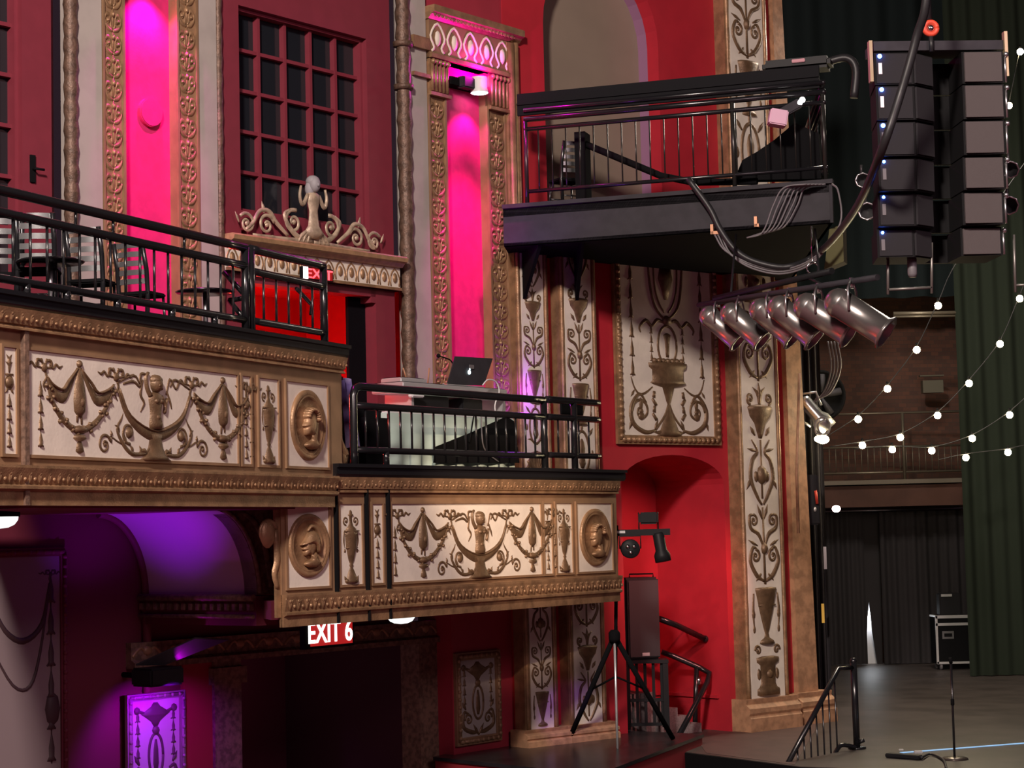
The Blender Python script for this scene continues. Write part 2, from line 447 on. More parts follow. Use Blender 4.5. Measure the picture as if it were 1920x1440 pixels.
def medallion_parts(F, uc, zc, r, off, style, th):
    mb = MB(); R = Rel(mb, F, uc, zc, 1., off)
    n = 40
    # dished disc
    vs = []; rings = ((1.0, 0), (1.0, .045), (.93, .075), (.87, .05), (.84, .05), (.80, .065), (.78, .03), (.5, .05), (0.001, .06))
    for rr, h in rings:
        for i in range(n): vs.append(R.P(rr*r*math.cos(2*PI*i/n), rr*r*1.03*math.sin(2*PI*i/n), h))
    fs = [(j*n+i, j*n+(i+1) % n, (j+1)*n+(i+1) % n, (j+1)*n+i) for j in range(len(rings)-1) for i in range(n)]
    mb.add(vs, fs, True)
    d = build('medallion_disc', mb, GOLD, th)
    m2 = MB(); q = Rel(m2, F, uc, zc, r, off+.035)
    def dome(pts, h, c=None):
        cx = sum(p[0] for p in pts)/len(pts) if c is None else c[0]; cy = sum(p[1] for p in pts)/len(pts) if c is None else c[1]
        n = len(pts); vs = []
        for f, hh in ((1, 0), (.96, h*.45), (.82, h*.78), (.5, h*.97)):
            for x, y in pts: vs.append(q.P(cx+(x-cx)*f, cy+(y-cy)*f, hh))
        vs.append(q.P(cx, cy, h))
        fs = [(j*n+i, j*n+(i+1) % n, (j+1)*n+(i+1) % n, (j+1)*n+i) for j in range(3) for i in range(n)] + [(3*n+i, 3*n+(i+1) % n, 4*n) for i in range(n)]
        m2.add(vs, fs, True)
    sm = lambda P: [(v.x, v.y) for v in crom([Vector((a, b, 0)) for a, b in P+[P[0]]], 3)[:-1]]
    if style == 'helmet':
        dome(sm([(-.30, .12), (-.33, .0), (-.44, -.12), (-.34, -.16), (-.36, -.24), (-.30, -.34), (-.1, -.30), (.05, -.35), (.2, -.1), (.15, .15), (-.1, .2)]), .26)
        dome(sm([(-.52, .0), (-.30, .2), (-.12, .42), (.12, .46), (.32, .28), (.38, .0), (.42, -.25), (.28, -.22), (.18, -.02), (-.05, .05), (-.28, .04)]), .34, (.06, .18))
        q.stroke([(-.14, .46), (.05, .62), (.32, .5), (.5, .2), (.52, -.1)], [.06, .14, .16, .13, .05], h=.3)
    else:
        dome(sm([(-.32, .22), (-.34, .08), (-.43, -.04), (-.35, -.09), (-.36, -.18), (-.30, -.32), (-.1, -.30), (.08, -.35), (.25, -.1), (.22, .3), (0, .42), (-.2, .38)]), .28)
        for i in range(10):
            a = .1 + i*.3; q.blob(.02 + .32*math.cos(a), .14 + .30*math.sin(a), .095, h=.34, nu=7, nv=3)
        q.stroke([(-.3, .28), (-.05, .36), (.28, .2)], [.05, .07, .05], h=.38)
    dome(sm([(-.06, -.28), (.2, -.2), (.24, -.42), (.46, -.58), (.3, -.7), (-.05, -.72), (-.32, -.62), (-.22, -.52), (-.02, -.46)]), .26, (.1, -.52))
    q.stroke([(-.3, -.6), (.0, -.52), (.4, -.6)], [.06, .1, .06], h=.36)
    build('bust_relief', m2, GOLD, d)
# ------------------------------------------------------------------ the planes of the house side
FA = Fr(600, 27.0, 23.7)      # upper left balcony front
FB = Fr(577, 27.0, 35.4)      # box front
FW = Fr(965, 34.5, 38.8)      # side wall behind them
FV = Fr(965, 34.5, 49.6)      # splayed wall towards the stage
STZ = at(1400, 1368, Fr(1400, 38, 49.6).P(0, 0).y).z
P3 = FV.P(FV.u(1400, 1300), 0)
STZ = 5 + (ray(1400, 1368).z/ray(1400, 1368).y)*P3.y
BRZ = lambda F, px, py, o=0.: F.z(px, py, o)

def leafband(mb, F, u0, u1, z0, z1, o, step=.17):
    n = max(1, int(round((u1-u0)/step))); st = (u1-u0)/n; h = z1-z0
    R0 = Rel(mb, F, u0, z0, 1., o)
    for i in range(n):
        R = R0.at((i+.5)*st, 0)
        R.stroke([(-st*.5, h*.95), (-st*.1, h*.6), (0, h*.1)], [.03, .05, .03], n=2)
        R.stroke([(st*.5, h*.95), (st*.1, h*.6), (0, h*.1)], [.03, .05, .03], n=2)
        R.blob(0, h*.72, st*.2, h*.2, h=.035, nu=6, nv=2); R.blob(st*.5, h*.35, st*.13, h*.16, h=.03, nu=6, nv=2)
def frame_rect(mb, F, u0, u1, z0, z1, o, w=.035, d=.03):
    for a, b, c, e in ((u0-w, u0, z0-w, z1+w), (u1, u1+w, z0-w, z1+w), (u0, u1, z0-w, z0), (u0, u1, z1, z1+w)):
        mb.fbox(F, a, b, c, e, o, o+d)
def front_sections(F, secs, z0, z1, th, med):
    for sec in secs:
        kind, x0, x1 = sec[:3]
        u0 = F.u(x0, 1000); u1 = F.u(x1, 1000); uc = (u0+u1)/2; H = z1-z0
        mb = MB(); mb.fbox(F, u0, u1, z0, z1, -.01, .008); pn = build('cream_panel', mb, CREAM, th)
        mb = MB(); frame_rect(mb, F, u0, u1, z0, z1, 0); build('panel_frame', mb, GOLDF, pn)
        if kind == 'med':
            medallion_parts(F, uc, (z0+z1)/2, min(H*.41, (u1-u0)*.49), .008, sec[3], th); continue
        mb = MB(); R = Rel(mb, F, uc, z0, 1., .008)
        if kind == 'urn': urn(R, H)
        elif kind == 'husk': husk_strip(R, H)
        elif kind == 'fest':
            uf = F.u(sec[3], 1000); k = H/1.12
            festoon(Rel(mb, F, uf, z0, k, .008, ks=sec[4]))
        build({'urn': 'urn_relief', 'husk': 'husk_relief', 'fest': 'festoon_relief'}[kind], mb, GOLDD, th)

# ---- box (right) balcony
def box_balcony():
    th = thing('box_balcony', 'lower gilded box front with putto and garland reliefs, black ledge above, lit warm', 'balcony', FB.P(FB.u(840, 1000), FB.z(840, 1150)))
    z = {k: FB.z(728, v) for k, v in dict(lt=872, lb=896, cb=924, pt=945, pb=1092, bt=1104, bb=1136, ft=1143, fb=1161).items()}
    uL = FB.u(527, 1000); uR = FB.u(1157, 1000); uRL = FB.u(1161, 890)
    u1 = FB.u(627, 1000); uS = FB.u(618, 880)
    mb = MB(); mb.fbox(FB, uL, uR, z['fb'], z['cb'], -.05, 0); build('fascia', mb, GOLDF, th)
    mb = MB()
    mb.prof(FB, uS, uRL, [(-.5, z['lb']), (.10, z['lb']), (.13, z['lb']+.04), (.13, z['lt']-.06), (.17, z['lt']-.05), (.17, z['lt']), (-.5, z['lt'])]); build('ledge', mb, BLACK, th)
    mb = MB(); ct = z['lb']; cb = z['cb']
    mb.prof(FB, uL if False else u1, uR, [(-.1, ct), (.10, ct), (.07, cb+.05), (.045, cb+.045), (.06, cb+.02), (.06, cb), (-.1, cb)])
    leafband(mb, FB, u1, uR, cb+.06, ct-.02, .075); build('cornice', mb, GOLD, th)
    mb = MB(); bt = z['bt']; bb = z['bb']
    mb.prof(FB, uL, uR, [(-.04, bt), (.09, bt), (.09, bt-.03), (.05, bb+.02), (.08, bb), (.08, bb-.03), (.03, z['ft']), (.03, z['fb']), (-.04, z['fb'])])
    leafband(mb, FB, uL, uR, bb+.02, bt-.04, .07); build('lower_moulding', mb, GOLD, th)
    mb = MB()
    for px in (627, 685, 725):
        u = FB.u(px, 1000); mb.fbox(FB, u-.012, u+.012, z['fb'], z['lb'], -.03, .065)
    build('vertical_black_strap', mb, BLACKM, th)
    secs = [('med', 537, 615, 'helmet'), ('urn', 636, 677), ('husk', 697, 716), ('fest', 733, 1013, 898, 1.0), ('husk', 1019, 1033), ('urn', 1042, 1071), ('med', 1081, 1146, 'curls')]
    front_sections(FB, secs, z['pb'], z['pt'], th, None)
    # floor slab and end wall
    a = FB.P(uL, 0, -.2); b = FB.P(uR, 0, -.2)
    w1 = FW.P(FW.u(440, 1000), 0, .02); w2 = FV.P(FV.u(1100, 1000), 0, .3); w15 = FW.P(FW.u(960, 1000), 0, .02)
    mb = MB(); mb.prism([a, b, w2, w15, w1], z['fb']+.1, z['fb']+.35); build('soffit', mb, DKRED, th)
    mb = MB(); mb.prism([FB.P(uS, 0, -.2), b, w2, w15, FW.P(FW.u(700, 1000), 0, .02)], z['lb']-.1, z['lb']); build('floor_deck', mb, BLACKM, th)
    mb = MB(); e = FB.P(uR, 0, 0); d = (w2-e)
    mb.add([Vector((e.x, e.y, z['fb'])), Vector((w2.x, w2.y, z['fb'])), Vector((w2.x, w2.y, z['lb'])), Vector((e.x, e.y, z['lb']))], [(0, 1, 2, 3)])
    f2 = mb.v[:]; off = Vector((-.04, .03, 0)); mb.add([p+off for p in f2], [(0, 1, 2, 3)]); build('end_wall', mb, GOLDF, th)
    return z, uL, uR
def upper_balcony():
    th = thing('upper_balcony', 'upper left gilded balcony front with long garland and putto panel', 'balcony', FA.P(FA.u(300, 800), FA.z(300, 950)))
    z = {k: FA.z(250, v) for k, v in dict(lt=586, lb=614, cb=649, pt=680, pb=861, bt=880, bb=916, ft=925, fb=949).items()}
    uL = FA.u(-60, 800); uR = FA.u(640, 800)
    uQ = FA.u(624, 900); mb = MB(); mb.fbox(FA, uL, uR, z['pb']-.1, z['cb'], -.22, 0); mb.fbox(FA, uL, uQ, z['fb'], z['pb']-.1, -.22, 0); build('fascia', mb, GOLDF, th)
    mb = MB(); mb.prof(FA, uL, uR+.03, [(-.6, z['lb']), (.10, z['lb']), (.13, z['lb']+.04), (.13, z['lt']-.06), (.17, z['lt']-.05), (.17, z['lt']), (-.6, z['lt'])]); build('ledge', mb, BLACK, th)
    mb = MB(); ct = z['lb']; cb = z['cb']
    mb.prof(FA, uL, uR, [(-.1, ct), (.13, ct), (.08, cb+.06), (.05, cb+.05), (.08, cb+.02), (.08, cb), (-.1, cb)])
    leafband(mb, FA, uL, uR, cb+.07, ct-.02, .095); build('cornice', mb, GOLD, th)
    mb = MB(); bt = z['bt']; bb = z['bb']
    mb.prof(FA, uL, uQ, [(-.1, bt), (.11, bt), (.11, bt-.03), (.05, bb+.02), (.1, bb), (.1, bb-.03), (.03, z['ft']), (.03, z['fb']), (-.1, z['fb'])])
    leafband(mb, FA, uL, uQ, bb+.02, bt-.04, .07); build('lower_moulding', mb, GOLD, th)
    mb = MB(); u = FA.u(44, 800); mb.fbox(FA, u-.045, u+.03, z['fb'], z['lb'], -.1, .06); build('shadow_strip', mb, BROWN, th)  # brown strip stands in for a vertical shadow on the front
    secs = [('husk', 5, 29), ('fest', 50, 446, 292, 1.06), ('husk', 455, 471), ('urn', 487, 523), ('med', 539, 616, 'curls')]
    front_sections(FA, secs, z['pb'], z['pt'], th, None)
    # end volute on the right end
    mb = MB(); uE = uR; q = Rel(mb, FA, uE+.0, z['pb'], 1, -.1)
    q.stroke([(.0, 1.0), (.04, .8), (.03, .5), (.12, .3), (.24, .2)], [.1, .16, .14, .2, .2], h=.2)
    q.spiral(.17, .16, .17, 1.3, .09, a0=PI*.5, cw=-1); q.blob(.17, .16, .15, h=.1, nu=14)
    mb.fbox(FA, uE, uE+.12, z['pb']-.05, z['cb'], -.2, -.05); build('end_scroll', mb, GOLD, th)
    # deck
    a = FA.P(uL, 0, -.2); b = FA.P(uR, 0, -.2); w1 = FW.P(FW.u(625, 800), 0, .02); w0 = FW.P(FW.u(-40, 800), 0, .02)
    mb = MB(); mb.prism([a, b, w1, w0], z['lt']-.3, z['lt']-.02); build('floor_deck', mb, BLACKM, th)
    mb = MB(); mb.prism([a, b, Vector((w1.x, w1.y, 0)), w0], z['fb']-.02, z['fb']+.2); 
    build('soffit', mb, DKRED, th)
    return z, uL, uR
zB, uBL, uBR = box_balcony()
zA, uAL, uAR = upper_balcony()

# ------------------------------------------------------------------ railings: rails, posts, balusters, each a part
def railing(name, label, F, o, ztop, zmid, zlow, zbase, u0, u1, posts, bal, r=.06, rb=.017, mt=BLACK, curve_l=False, gaps=None, feet=None):
    th = thing(name, label, 'railing', F.P((u0+u1)/2, zbase, o))
    for nm, zz, rr in (('top_rail', ztop, r), ('middle_rail', zmid, r*.9), ('lower_rail', zlow, r*.8)):
        pts = [F.P(u0+(u1-u0)*i/12, zz, o) for i in range(13)]
        if curve_l:
            if nm == 'top_rail':
                pts = [F.P(u0, zbase, o), F.P(u0, zlow, o), F.P(u0, ztop-.14, o), F.P(u0+.04, ztop-.04, o), F.P(u0+.14, ztop, o)] + pts[1:]
        mb = MB(); mb.tube(pts, rr, 10); build(nm, mb, mt, th)
    for u in posts:
        mb = MB(); mb.tube([F.P(u, zbase, o), F.P(u, ztop, o)], r*.95, 10); mb.lathe(F.P(u, zbase, o), (0, 0, 1), [(0, .02), (.09, .02), (.09, 0), (0, 0)], 12)
        build('post', mb, mt, th)
    for u in feet or []:
        mb = MB(); mb.tube([F.P(u, zbase, o), F.P(u, zlow, o)], r*.8, 8); build('foot_post', mb, mt, th)
    n = int((u1-u0)/bal)
    for i in range(1, n):
        u = u0 + (u1-u0)*i/n
        if any(abs(u-p) < .06 for p in posts): continue
        mb = MB(); mb.tube([F.P(u, zlow, o), F.P(u, zmid, o)], rb, 6); build('baluster', mb, mt, th)
    return th
# upper balcony rail
o = -.12
zr = lambda py, px=225: FA.z(px, py, o)
ra = railing('balcony_railing', 'black pipe railing curving along the ledge of the upper left balcony', FA, o, zr(409), zr(447), zr(560), zA['lt'], uAL, FA.u(460, 540, o),
             [FA.u(460, 540, o)], .29, feet=[FA.u(x, 590, o) for x in (50, 125, 220, 322, 402)])
mb = MB()
for px in (142, 212, 345): mb = MB(); u = FA.u(px, 420, o); mb.tube([FA.P(u, zr(447), o), FA.P(u, zr(409), o)], .018, 6); build('rail_spacer', mb, BLACK, ra)
zr2 = lambda py, px=530: FA.z(px, py, o)
rb_ = railing('balcony_railing', 'short black railing section of the upper left balcony, before the red doorway', FA, o, zr2(481), zr2(521), zr2(611), zA['lt'], FA.u(470, 540, o), FA.u(607, 560, o),
              [FA.u(470, 540, o), FA.u(607, 560, o)], .3)
mb = MB()
for x0, y0, x1, y1 in ((419, 510, 458, 552), (430, 563, 462, 558), (430, 563, 458, 598)):
    mb = MB(); mb.tube([FA.P(*FA.hit(x0, y0, o-.3), o-.3), FA.P(*FA.hit(x1, y1, o-.02), o-.02)], .035, 8); build('corner_brace', mb, BLACK, ra)
mb = MB(); mb.tube([FA.P(*FA.hit(556, 541, o), o), FA.P(*FA.hit(585, 572, o-.1), o-.1), FA.P(*FA.hit(583, 590, o-.1), o-.1)], .028, 8); build('corner_brace', mb, BLACK, rb_)
# box rail
zr3 = lambda py, px=840: FB.z(px, py, o)
rc = railing('box_railing', 'black pipe railing with rounded left corner on the ledge in front of the laptop table', FB, o, zr3(737), zr3(771), zr3(849), zB['lt'], FB.u(663, 790, o), FB.u(1020, 790, o),
             [FB.u(1020, 790, o)], .26, curve_l=True, feet=[FB.u(724, 850, o)], mt=BLACK)
rd = railing('box_railing', 'short black railing section at the right end of the box balcony', FB, o, zr3(752, 1070), zr3(784, 1070), zr3(854, 1070), zB['lt'], FB.u(1026, 790, o), FB.u(1122, 790, o),
             [FB.u(1076, 790, o)], .26)
mb = MB(); u = FB.u(1090, 770, o); mb.fbox(FB, u-.2, u+.45, zr3(782, 1070), zr3(754, 1070), o-.3, o-.26); build('dark_board', mb, BLACKM, rd)

# ------------------------------------------------------------------ side wall W
ZT = FW.z(965, -80); ZB_ = 0.0
WU = lambda px, py=300, o=0.: FW.u(px, py, o)
def strip(name, px0, px1, mt, o0, o1, z0=None, z1=None, label=None, py=300):
    mb = MB(); mb.fbox(FW, WU(px0, py), WU(px1, py), ZDK if z0 is None else z0, ZT if z1 is None else z1, o0, o1)
    return struct(name, mb, mt, label)
ZDK = zA['lt']-.3
ZBX = zB['lb']-.1
# door opening and window opening extents
uD0, uD1 = FW.u(468, 640), FW.u(706, 640); zD1 = FW.z(600, 545)
uW0, uW1 = FW.u(450, 250), FW.u(690, 250); zW0, zW1 = FW.z(570, 412), FW.z(570, 42)
wl = sroot('wall_side', 'red upper side wall of the auditorium with cream pilaster strips', FW.P(WU(550), ZBX))
def wpart(name, mt, boxes):
    mb = MB()
    for b in boxes: mb.fbox(FW, *b)
    return build(name, mb, mt, wl)
E0, E1 = WU(416), WU(735)
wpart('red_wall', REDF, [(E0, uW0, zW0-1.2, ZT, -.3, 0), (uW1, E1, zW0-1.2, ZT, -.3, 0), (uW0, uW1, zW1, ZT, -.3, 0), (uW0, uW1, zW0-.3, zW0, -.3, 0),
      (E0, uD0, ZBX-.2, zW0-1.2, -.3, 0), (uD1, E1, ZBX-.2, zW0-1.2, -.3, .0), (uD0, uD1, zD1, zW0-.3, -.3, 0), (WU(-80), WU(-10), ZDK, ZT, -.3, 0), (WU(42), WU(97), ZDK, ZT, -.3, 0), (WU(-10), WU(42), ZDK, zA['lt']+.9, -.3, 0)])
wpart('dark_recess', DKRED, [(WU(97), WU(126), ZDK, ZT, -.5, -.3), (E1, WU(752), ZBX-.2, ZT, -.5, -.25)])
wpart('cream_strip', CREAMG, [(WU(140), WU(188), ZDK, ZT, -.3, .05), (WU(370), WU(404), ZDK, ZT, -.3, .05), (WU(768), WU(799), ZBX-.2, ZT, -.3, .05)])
wpart('niche_back', PINK, [(WU(231), WU(329), ZDK, ZT, -.3, -.12), (WU(833), WU(911), ZBX-.2, FW.z(860, 98), -.3, -.12)])
wpart('border_backing', GOLDF, [(WU(189), WU(231), ZDK, ZT, -.3, .03), (WU(329), WU(369), ZDK, ZT, -.3, .03), (WU(800), WU(834), ZBX-.2, FW.z(816, 120), -.3, .03), (WU(910), WU(946), ZBX-.2, FW.z(930, 140), -.3, .03)])
wpart('upper_right_wall', RED2, [(WU(799), WU(966), FW.z(870, 58), ZT, -.3, -.02)])
COLM = mat('dark_carved_column', (.17, .10, .07), .5, .25, vary=.45, vscale=10, bump=.5, bscale=25)
def column_moulding(px, r, z0, label, oo=.02):
    mb = MB(); u = WU(px); n = 90; pts = []; rs = []
    for i in range(n): pts.append(FW.P(u, z0+(ZT-z0)*i/(n-1), oo)); rs.append(r*(1+.1*math.sin(i*1.9)))
    mb.tube(pts, rs, 10)
    for zz in (FW.z(px, 85), FW.z(px, 165)):
        if px > 700: mb.lathe(FW.P(u, zz, oo), (0, 0, 1), [(r, -.05), (r*1.4, -.04), (r*1.45, .04), (r, .05)], 12)
    tag(build('carved_column', mb, COLM), label, 'column', None)
column_moulding(132, .10, ZDK, 'thin bronze carved column left of the leftmost cream strip')
column_moulding(410, .06, ZDK, 'thin bronze carved column between cream strip and the gridded window')
column_moulding(758, .12, ZBX, 'thicker bronze carved column right of the gridded window')
mb = MB(); u = WU(955); 
mb.prof(FW, 0, 0, [(0,0)]*3) if False else None
mb.fbox(FW, WU(946), WU(965), ZBX-.2, FW.z(955, 85), -.3, .12); mb.tube([FW.P(WU(952), ZBX, .12), FW.P(WU(952), FW.z(952, 85), .12)], .07, 8); mb.tube([FW.P(WU(961), ZBX, .12), FW.P(WU(961), FW.z(961, 85), .12)], .06, 8)
tag(build('edge_moulding', mb, GOLD), 'tall gilded edge moulding right of the right-hand pink niche', 'moulding')

# carved borders beside the pink niches
def scroll_border(px0, px1, z0, z1, label):
    u0, u1 = WU(px0), WU(px1); w = u1-u0; uc = (u0+u1)/2
    th = thing('carved_border', label, 'carving', FW.P(uc, z0, .03))
    mb = MB(); mb.fbox(FW, u0, u0+w*.09, z0, z1, .03, .07); mb.fbox(FW, u1-w*.09, u1, z0, z1, .03, .07); build('border_rib', mb, GOLDF, th)
    mb = MB(); st = .335; n = int((z1-z0)/st); k = w*.42
    for i in range(n):
        R = Rel(mb, FW, uc, z0+i*st, 1, .03, ks=k)
        for m_ in (1, -1):
            q = R.at(0, 0, 1, m_)
            pts = [(0, .02), (.5, .05), (.85, .14), (.75, .24), (.38, .25), (.28, .17), (.5, .14)]
            q.stroke([(a, b) for a, b in pts], [.05, .09, .10, .09, .08, .07, .05], h=.06, n=3)
            q.blob(.52, .165, .16, .03, h=.06, nu=6, nv=2)
            q.stroke([(.1, .06), (.25, .1), (.2, .22)], [.05, .08, .02], h=.05, n=2)
        R.blob(0, .26, .16, .05, h=.07, nu=6, nv=2); R.stroke([(0, .02), (0, .34)], .08, h=.04, cr=False)
    build('scroll_relief', mb, GOLD, th); return th
scroll_border(189, 231, ZDK+.2, ZT, 'carved scroll border left of the left-hand pink niche')
scroll_border(329, 369, ZDK+.2, ZT, 'carved scroll border right of the left-hand pink niche')
scroll_border(800, 834, ZBX, FW.z(816, 180), 'carved scroll border left of the right-hand pink niche')
scroll_border(910, 946, ZBX, FW.z(930, 205), 'carved scroll border right of the right-hand pink niche')
# round boss on the left niche
mb = MB(); c = FW.P(WU(279, 212), FW.z(279, 212), -.12); cq = FW.hit(279, 212, -.12); mb.ext(FW, [(cq[0]+.215*math.cos(i*PI/18), cq[1]+.215*math.sin(i*PI/18)) for i in range(36)], -.12, -.06); mb.ext(FW, [(cq[0]+.20*math.cos(i*PI/18), cq[1]+.20*math.sin(i*PI/18)) for i in range(36)], -.06, -.045)
tag(build('round_cover_plate', mb, PINK), 'round raised plate on the left-hand pink niche wall', 'plate')
# fluted capitals, entablature of the right niche
th = thing('niche_entablature', 'carved entablature with five arched leaves above the right-hand pink niche', 'carving', FW.P(WU(870, 100), FW.z(870, 120), 0))
zc0, zc1 = FW.z(870, 128), FW.z(870, 58); eu0, eu1 = WU(797, 100), WU(948, 100)
mb = MB(); mb.fbox(FW, eu0, eu1, zc0, zc1, -.3, .10); build('frieze_block', mb, GOLDF, th)
mb = MB(); mb.prof(FW, eu0-.03, WU(964, 100), [(-.2, zc1), (.12, zc1), (.2, zc1+.08), (.26, zc1+.1), (.26, zc1+.22), (-.2, zc1+.22)]); leafband(mb, FW, eu0, eu1, zc1+.02, zc1+.1, .2, .1); build('cornice', mb, GOLD, th)
mb = MB(); mb.prof(FW, eu0, eu1, [(-.2, zc0), (.16, zc0), (.16, zc0+.07), (.1, zc0+.1), (-.2, zc0+.1)]); build('architrave', mb, GOLD, th)
mb = MB(); n = 5; st = (eu1-eu0)/n; hh = zc1-zc0-.14
for i in range(n):
    R = Rel(mb, FW, eu0+(i+.5)*st, zc0+.12, 1, .10)
    R.stroke([(-st*.36, 0), (-st*.22, hh*.15), (-st*.42, hh*.5), (0, hh*.95), (st*.42, hh*.5), (st*.22, hh*.15), (st*.36, 0)], .05, n=3)
    R.blob(0, hh*.45, st*.16, hh*.27, h=.07)
build('arched_leaf_relief', mb, CREAM, th)
for a, b in ((800, 834), (911, 946)):
    u0, u1 = WU(a, 150), WU(b, 150); z1 = zc0; z0 = z1-.62
    mb = MB(); mb.fbox(FW, u0, u1, z0, z1, -.3, .08)
    for i in range(5): u = u0+(u1-u0)*(i+.5)/5; mb.tube([FW.P(u, z0+.05, .09), FW.P(u, z1-.06, .09)], (u1-u0)*.07, 6); mb.ell(FW.P(u, z1-.06, .12), .05)
    mb.fbox(FW, u0-.03, u1+.03, z0-.03, z0+.03, -.1, .13); build('fluted_capital', mb, GOLD, th)
mb = MB(); mb.fbox(FW, WU(766, 80), WU(797, 90), FW.z(780, 92), FW.z(780, 70), 0, .12); build('cream_strip_band', mb, GOLD, th); mb = MB(); mb.fbox(FW, WU(766, 80), WU(797, 90), FW.z(780, 145), FW.z(780, 138), 0, .12); build('cream_strip_band', mb, GOLD, th)

# window with muntin grid
def window(name, u0, u1, z0, z1, nx, nz, label):
    r_ = sroot(name, label, FW.P((u0+u1)/2, z0, -.12))
    mb = MB(); mb.fbox(FW, u0, u1, z0, z1, -.28, -.26); build('pane', mb, GLASS, r_)
    mb = MB(); w = .05
    for a, b, c, d in ((u0-.02, u0+w, z0, z1), (u1-w, u1+.02, z0, z1), (u0, u1, z0-.02, z0+w), (u0, u1, z1-w, z1+.02)): mb.fbox(FW, a, b, c, d, -.28, -.10)
    build('window_frame', mb, REDF, r_)
    for i in range(1, nx): u = u0+(u1-u0)*i/nx; mb = MB(); mb.fbox(FW, u-.028, u+.028, z0+w, z1-w, -.26, -.16); build('muntin', mb, REDF, r_)
    for i in range(1, nz): z = z0+(z1-z0)*i/nz; mb = MB(); mb.fbox(FW, u0+w, u1-w, z-.028, z+.028, -.26, -.17); build('muntin', mb, REDF, r_)
    return r_
window('window_1', WU(-60), WU(42), zA['lt']+.9, FW.z(0, -60), 2, 6, 'dark gridded window at the left edge above the balcony')
window('window_2', uW0, uW1, zW0, zW1, 5, 5, 'large dark window with red five by five glazing grid')
mb = MB(); u = WU(60, 318); zz = FW.z(60, 318); mb.fbox(FW, u-.04, u+.04, zz-.18, zz+.2, 0, .03); mb.tube([FW.P(u, zz, .03), FW.P(u, zz, .1), FW.P(u+.13, zz, .1)], .018, 6)
tag(build('wall_latch', mb, BLACKM), 'small dark lever latch on the red wall left of the first carved column', 'latch')
# sill, frieze, crest
th = thing('window_sill_cornice', 'wooden cornice with arched leaf frieze under the gridded window', 'cornice', FW.P(WU(580, 500), FW.z(580, 530), 0))
cu0, cu1 = WU(416, 440), WU(743, 500); zs1 = FW.z(580, 462); zs0 = FW.z(580, 482); zf0 = FW.z(580, 527)
mb = MB(); mb.prof(FW, cu0, cu1, [(-.1, zs0), (.14, zs0), (.2, zs0+.06), (.26, zs0+.08), (.28, zs1-.03), (.24, zs1), (-.1, zs1)]); build('sill', mb, WOOD, th)
mb = MB(); mb.fbox(FW, cu0, cu1, zf0, zs0, -.1, .08); build('frieze_board', mb, CREAM, th)
mb = MB(); mb.prof(FW, cu0, cu1, [(-.1, zf0), (.13, zf0), (.11, zf0+.05), (-.1, zf0+.06)])
n = 15; st = (cu1-cu0)/n; hh = zs0-zf0-.08
for i in range(n):
    R = Rel(mb, FW, cu0+(i+.5)*st, zf0+.07, 1, .08)
    R.stroke([(-st*.38, 0), (-st*.42, hh*.5), (0, hh*.95), (st*.42, hh*.5), (st*.38, 0)], .035, n=2); R.blob(0, hh*.45, st*.2, hh*.3, h=.05)
build('leaf_relief', mb, GOLD, th)
def crest():
    th = thing('carved_crest', 'gilt openwork crest of scrolls with a small winged figure, on the window sill', 'carving', FW.P(WU(578, 460), zs1, .1))
    uc = WU(578, 455)
    mb = MB(); R = Rel(mb, FW, uc, zs1, 1.0, .1)
    for m_ in (1, -1):
        q = R.at(0, 0, 1, m_)
        q.stroke([(.05, .1), (.3, .1), (.5, .22), (.62, .42), (.5, .52)], [.09, .1, .09, .07, .04], h=.09)
        q.spiral(.42, .33, .2, 1.4, .075, a0=PI*.6, cw=-1)
        q.stroke([(.55, .1), (.8, .28), (.95, .44), (1.15, .42), (1.3, .22), (1.45, .1)], [.06, .08, .08, .07, .07, .05], h=.08)
        q.spiral(1.0, .22, .17, 1.4, .065, a0=PI*.9, cw=-1); q.spiral(1.42, .2, .17, 1.4, .06, a0=PI*.2, cw=1)
        q.leaf(1.05, .4, 1.1, .58, .07); q.leaf(.9, .06, .72, .02, .07); q.leaf(1.58, .2, 1.66, .36, .05)
        q.stroke([(0, .06), (.6, .04), (1.3, .04)], [.1, .08, .05], h=.08)
    build('scrollwork', mb, CREAM_G, th)
    mb = MB(); R = Rel(mb, FW, uc, zs1, 1.0, .12)
    R.prof([(.1, .1), (.2, .2), (.3, .12), (.42, .1), (.55, .09), (.7, .13), (.8, .14), (.86, .05)], .8)
    for m_ in (1, -1):
        q = R.at(0, 0, 1, m_)
        q.stroke([(.12, .8), (.24, .62), (.3, .75), (.27, .92)], [.07, .07, .06, .04], h=.1)
        for i in range(3): q.stroke([(.02*i, .28), (.1+.08*i, .14), (.14+.1*i, .03)], [.05, .07, .03], h=.08)
    build('figure', mb, CREAM_G, th)
    mb = MB(); mb.ell(FW.P(uc, zs1+.97, .16), .095, .10, .13, nu=14, nv=10); mb.ell(FW.P(uc, zs1+1.02, .12), .115, .11, .10); mb.ell(FW.P(uc-.05, zs1+.9, .10), .08, .07, .13); mb.ell(FW.P(uc-.02, zs1+.95, .26), .018, .02, .03)
    build('head', mb, mat('weathered_grey_paint', (.33, .31, .33), .6), th)
CREAM_G = mat('gilt_cream_relief', (.55, .42, .30), .45, .2, vary=.45, vscale=6, bump=.2)
crest()

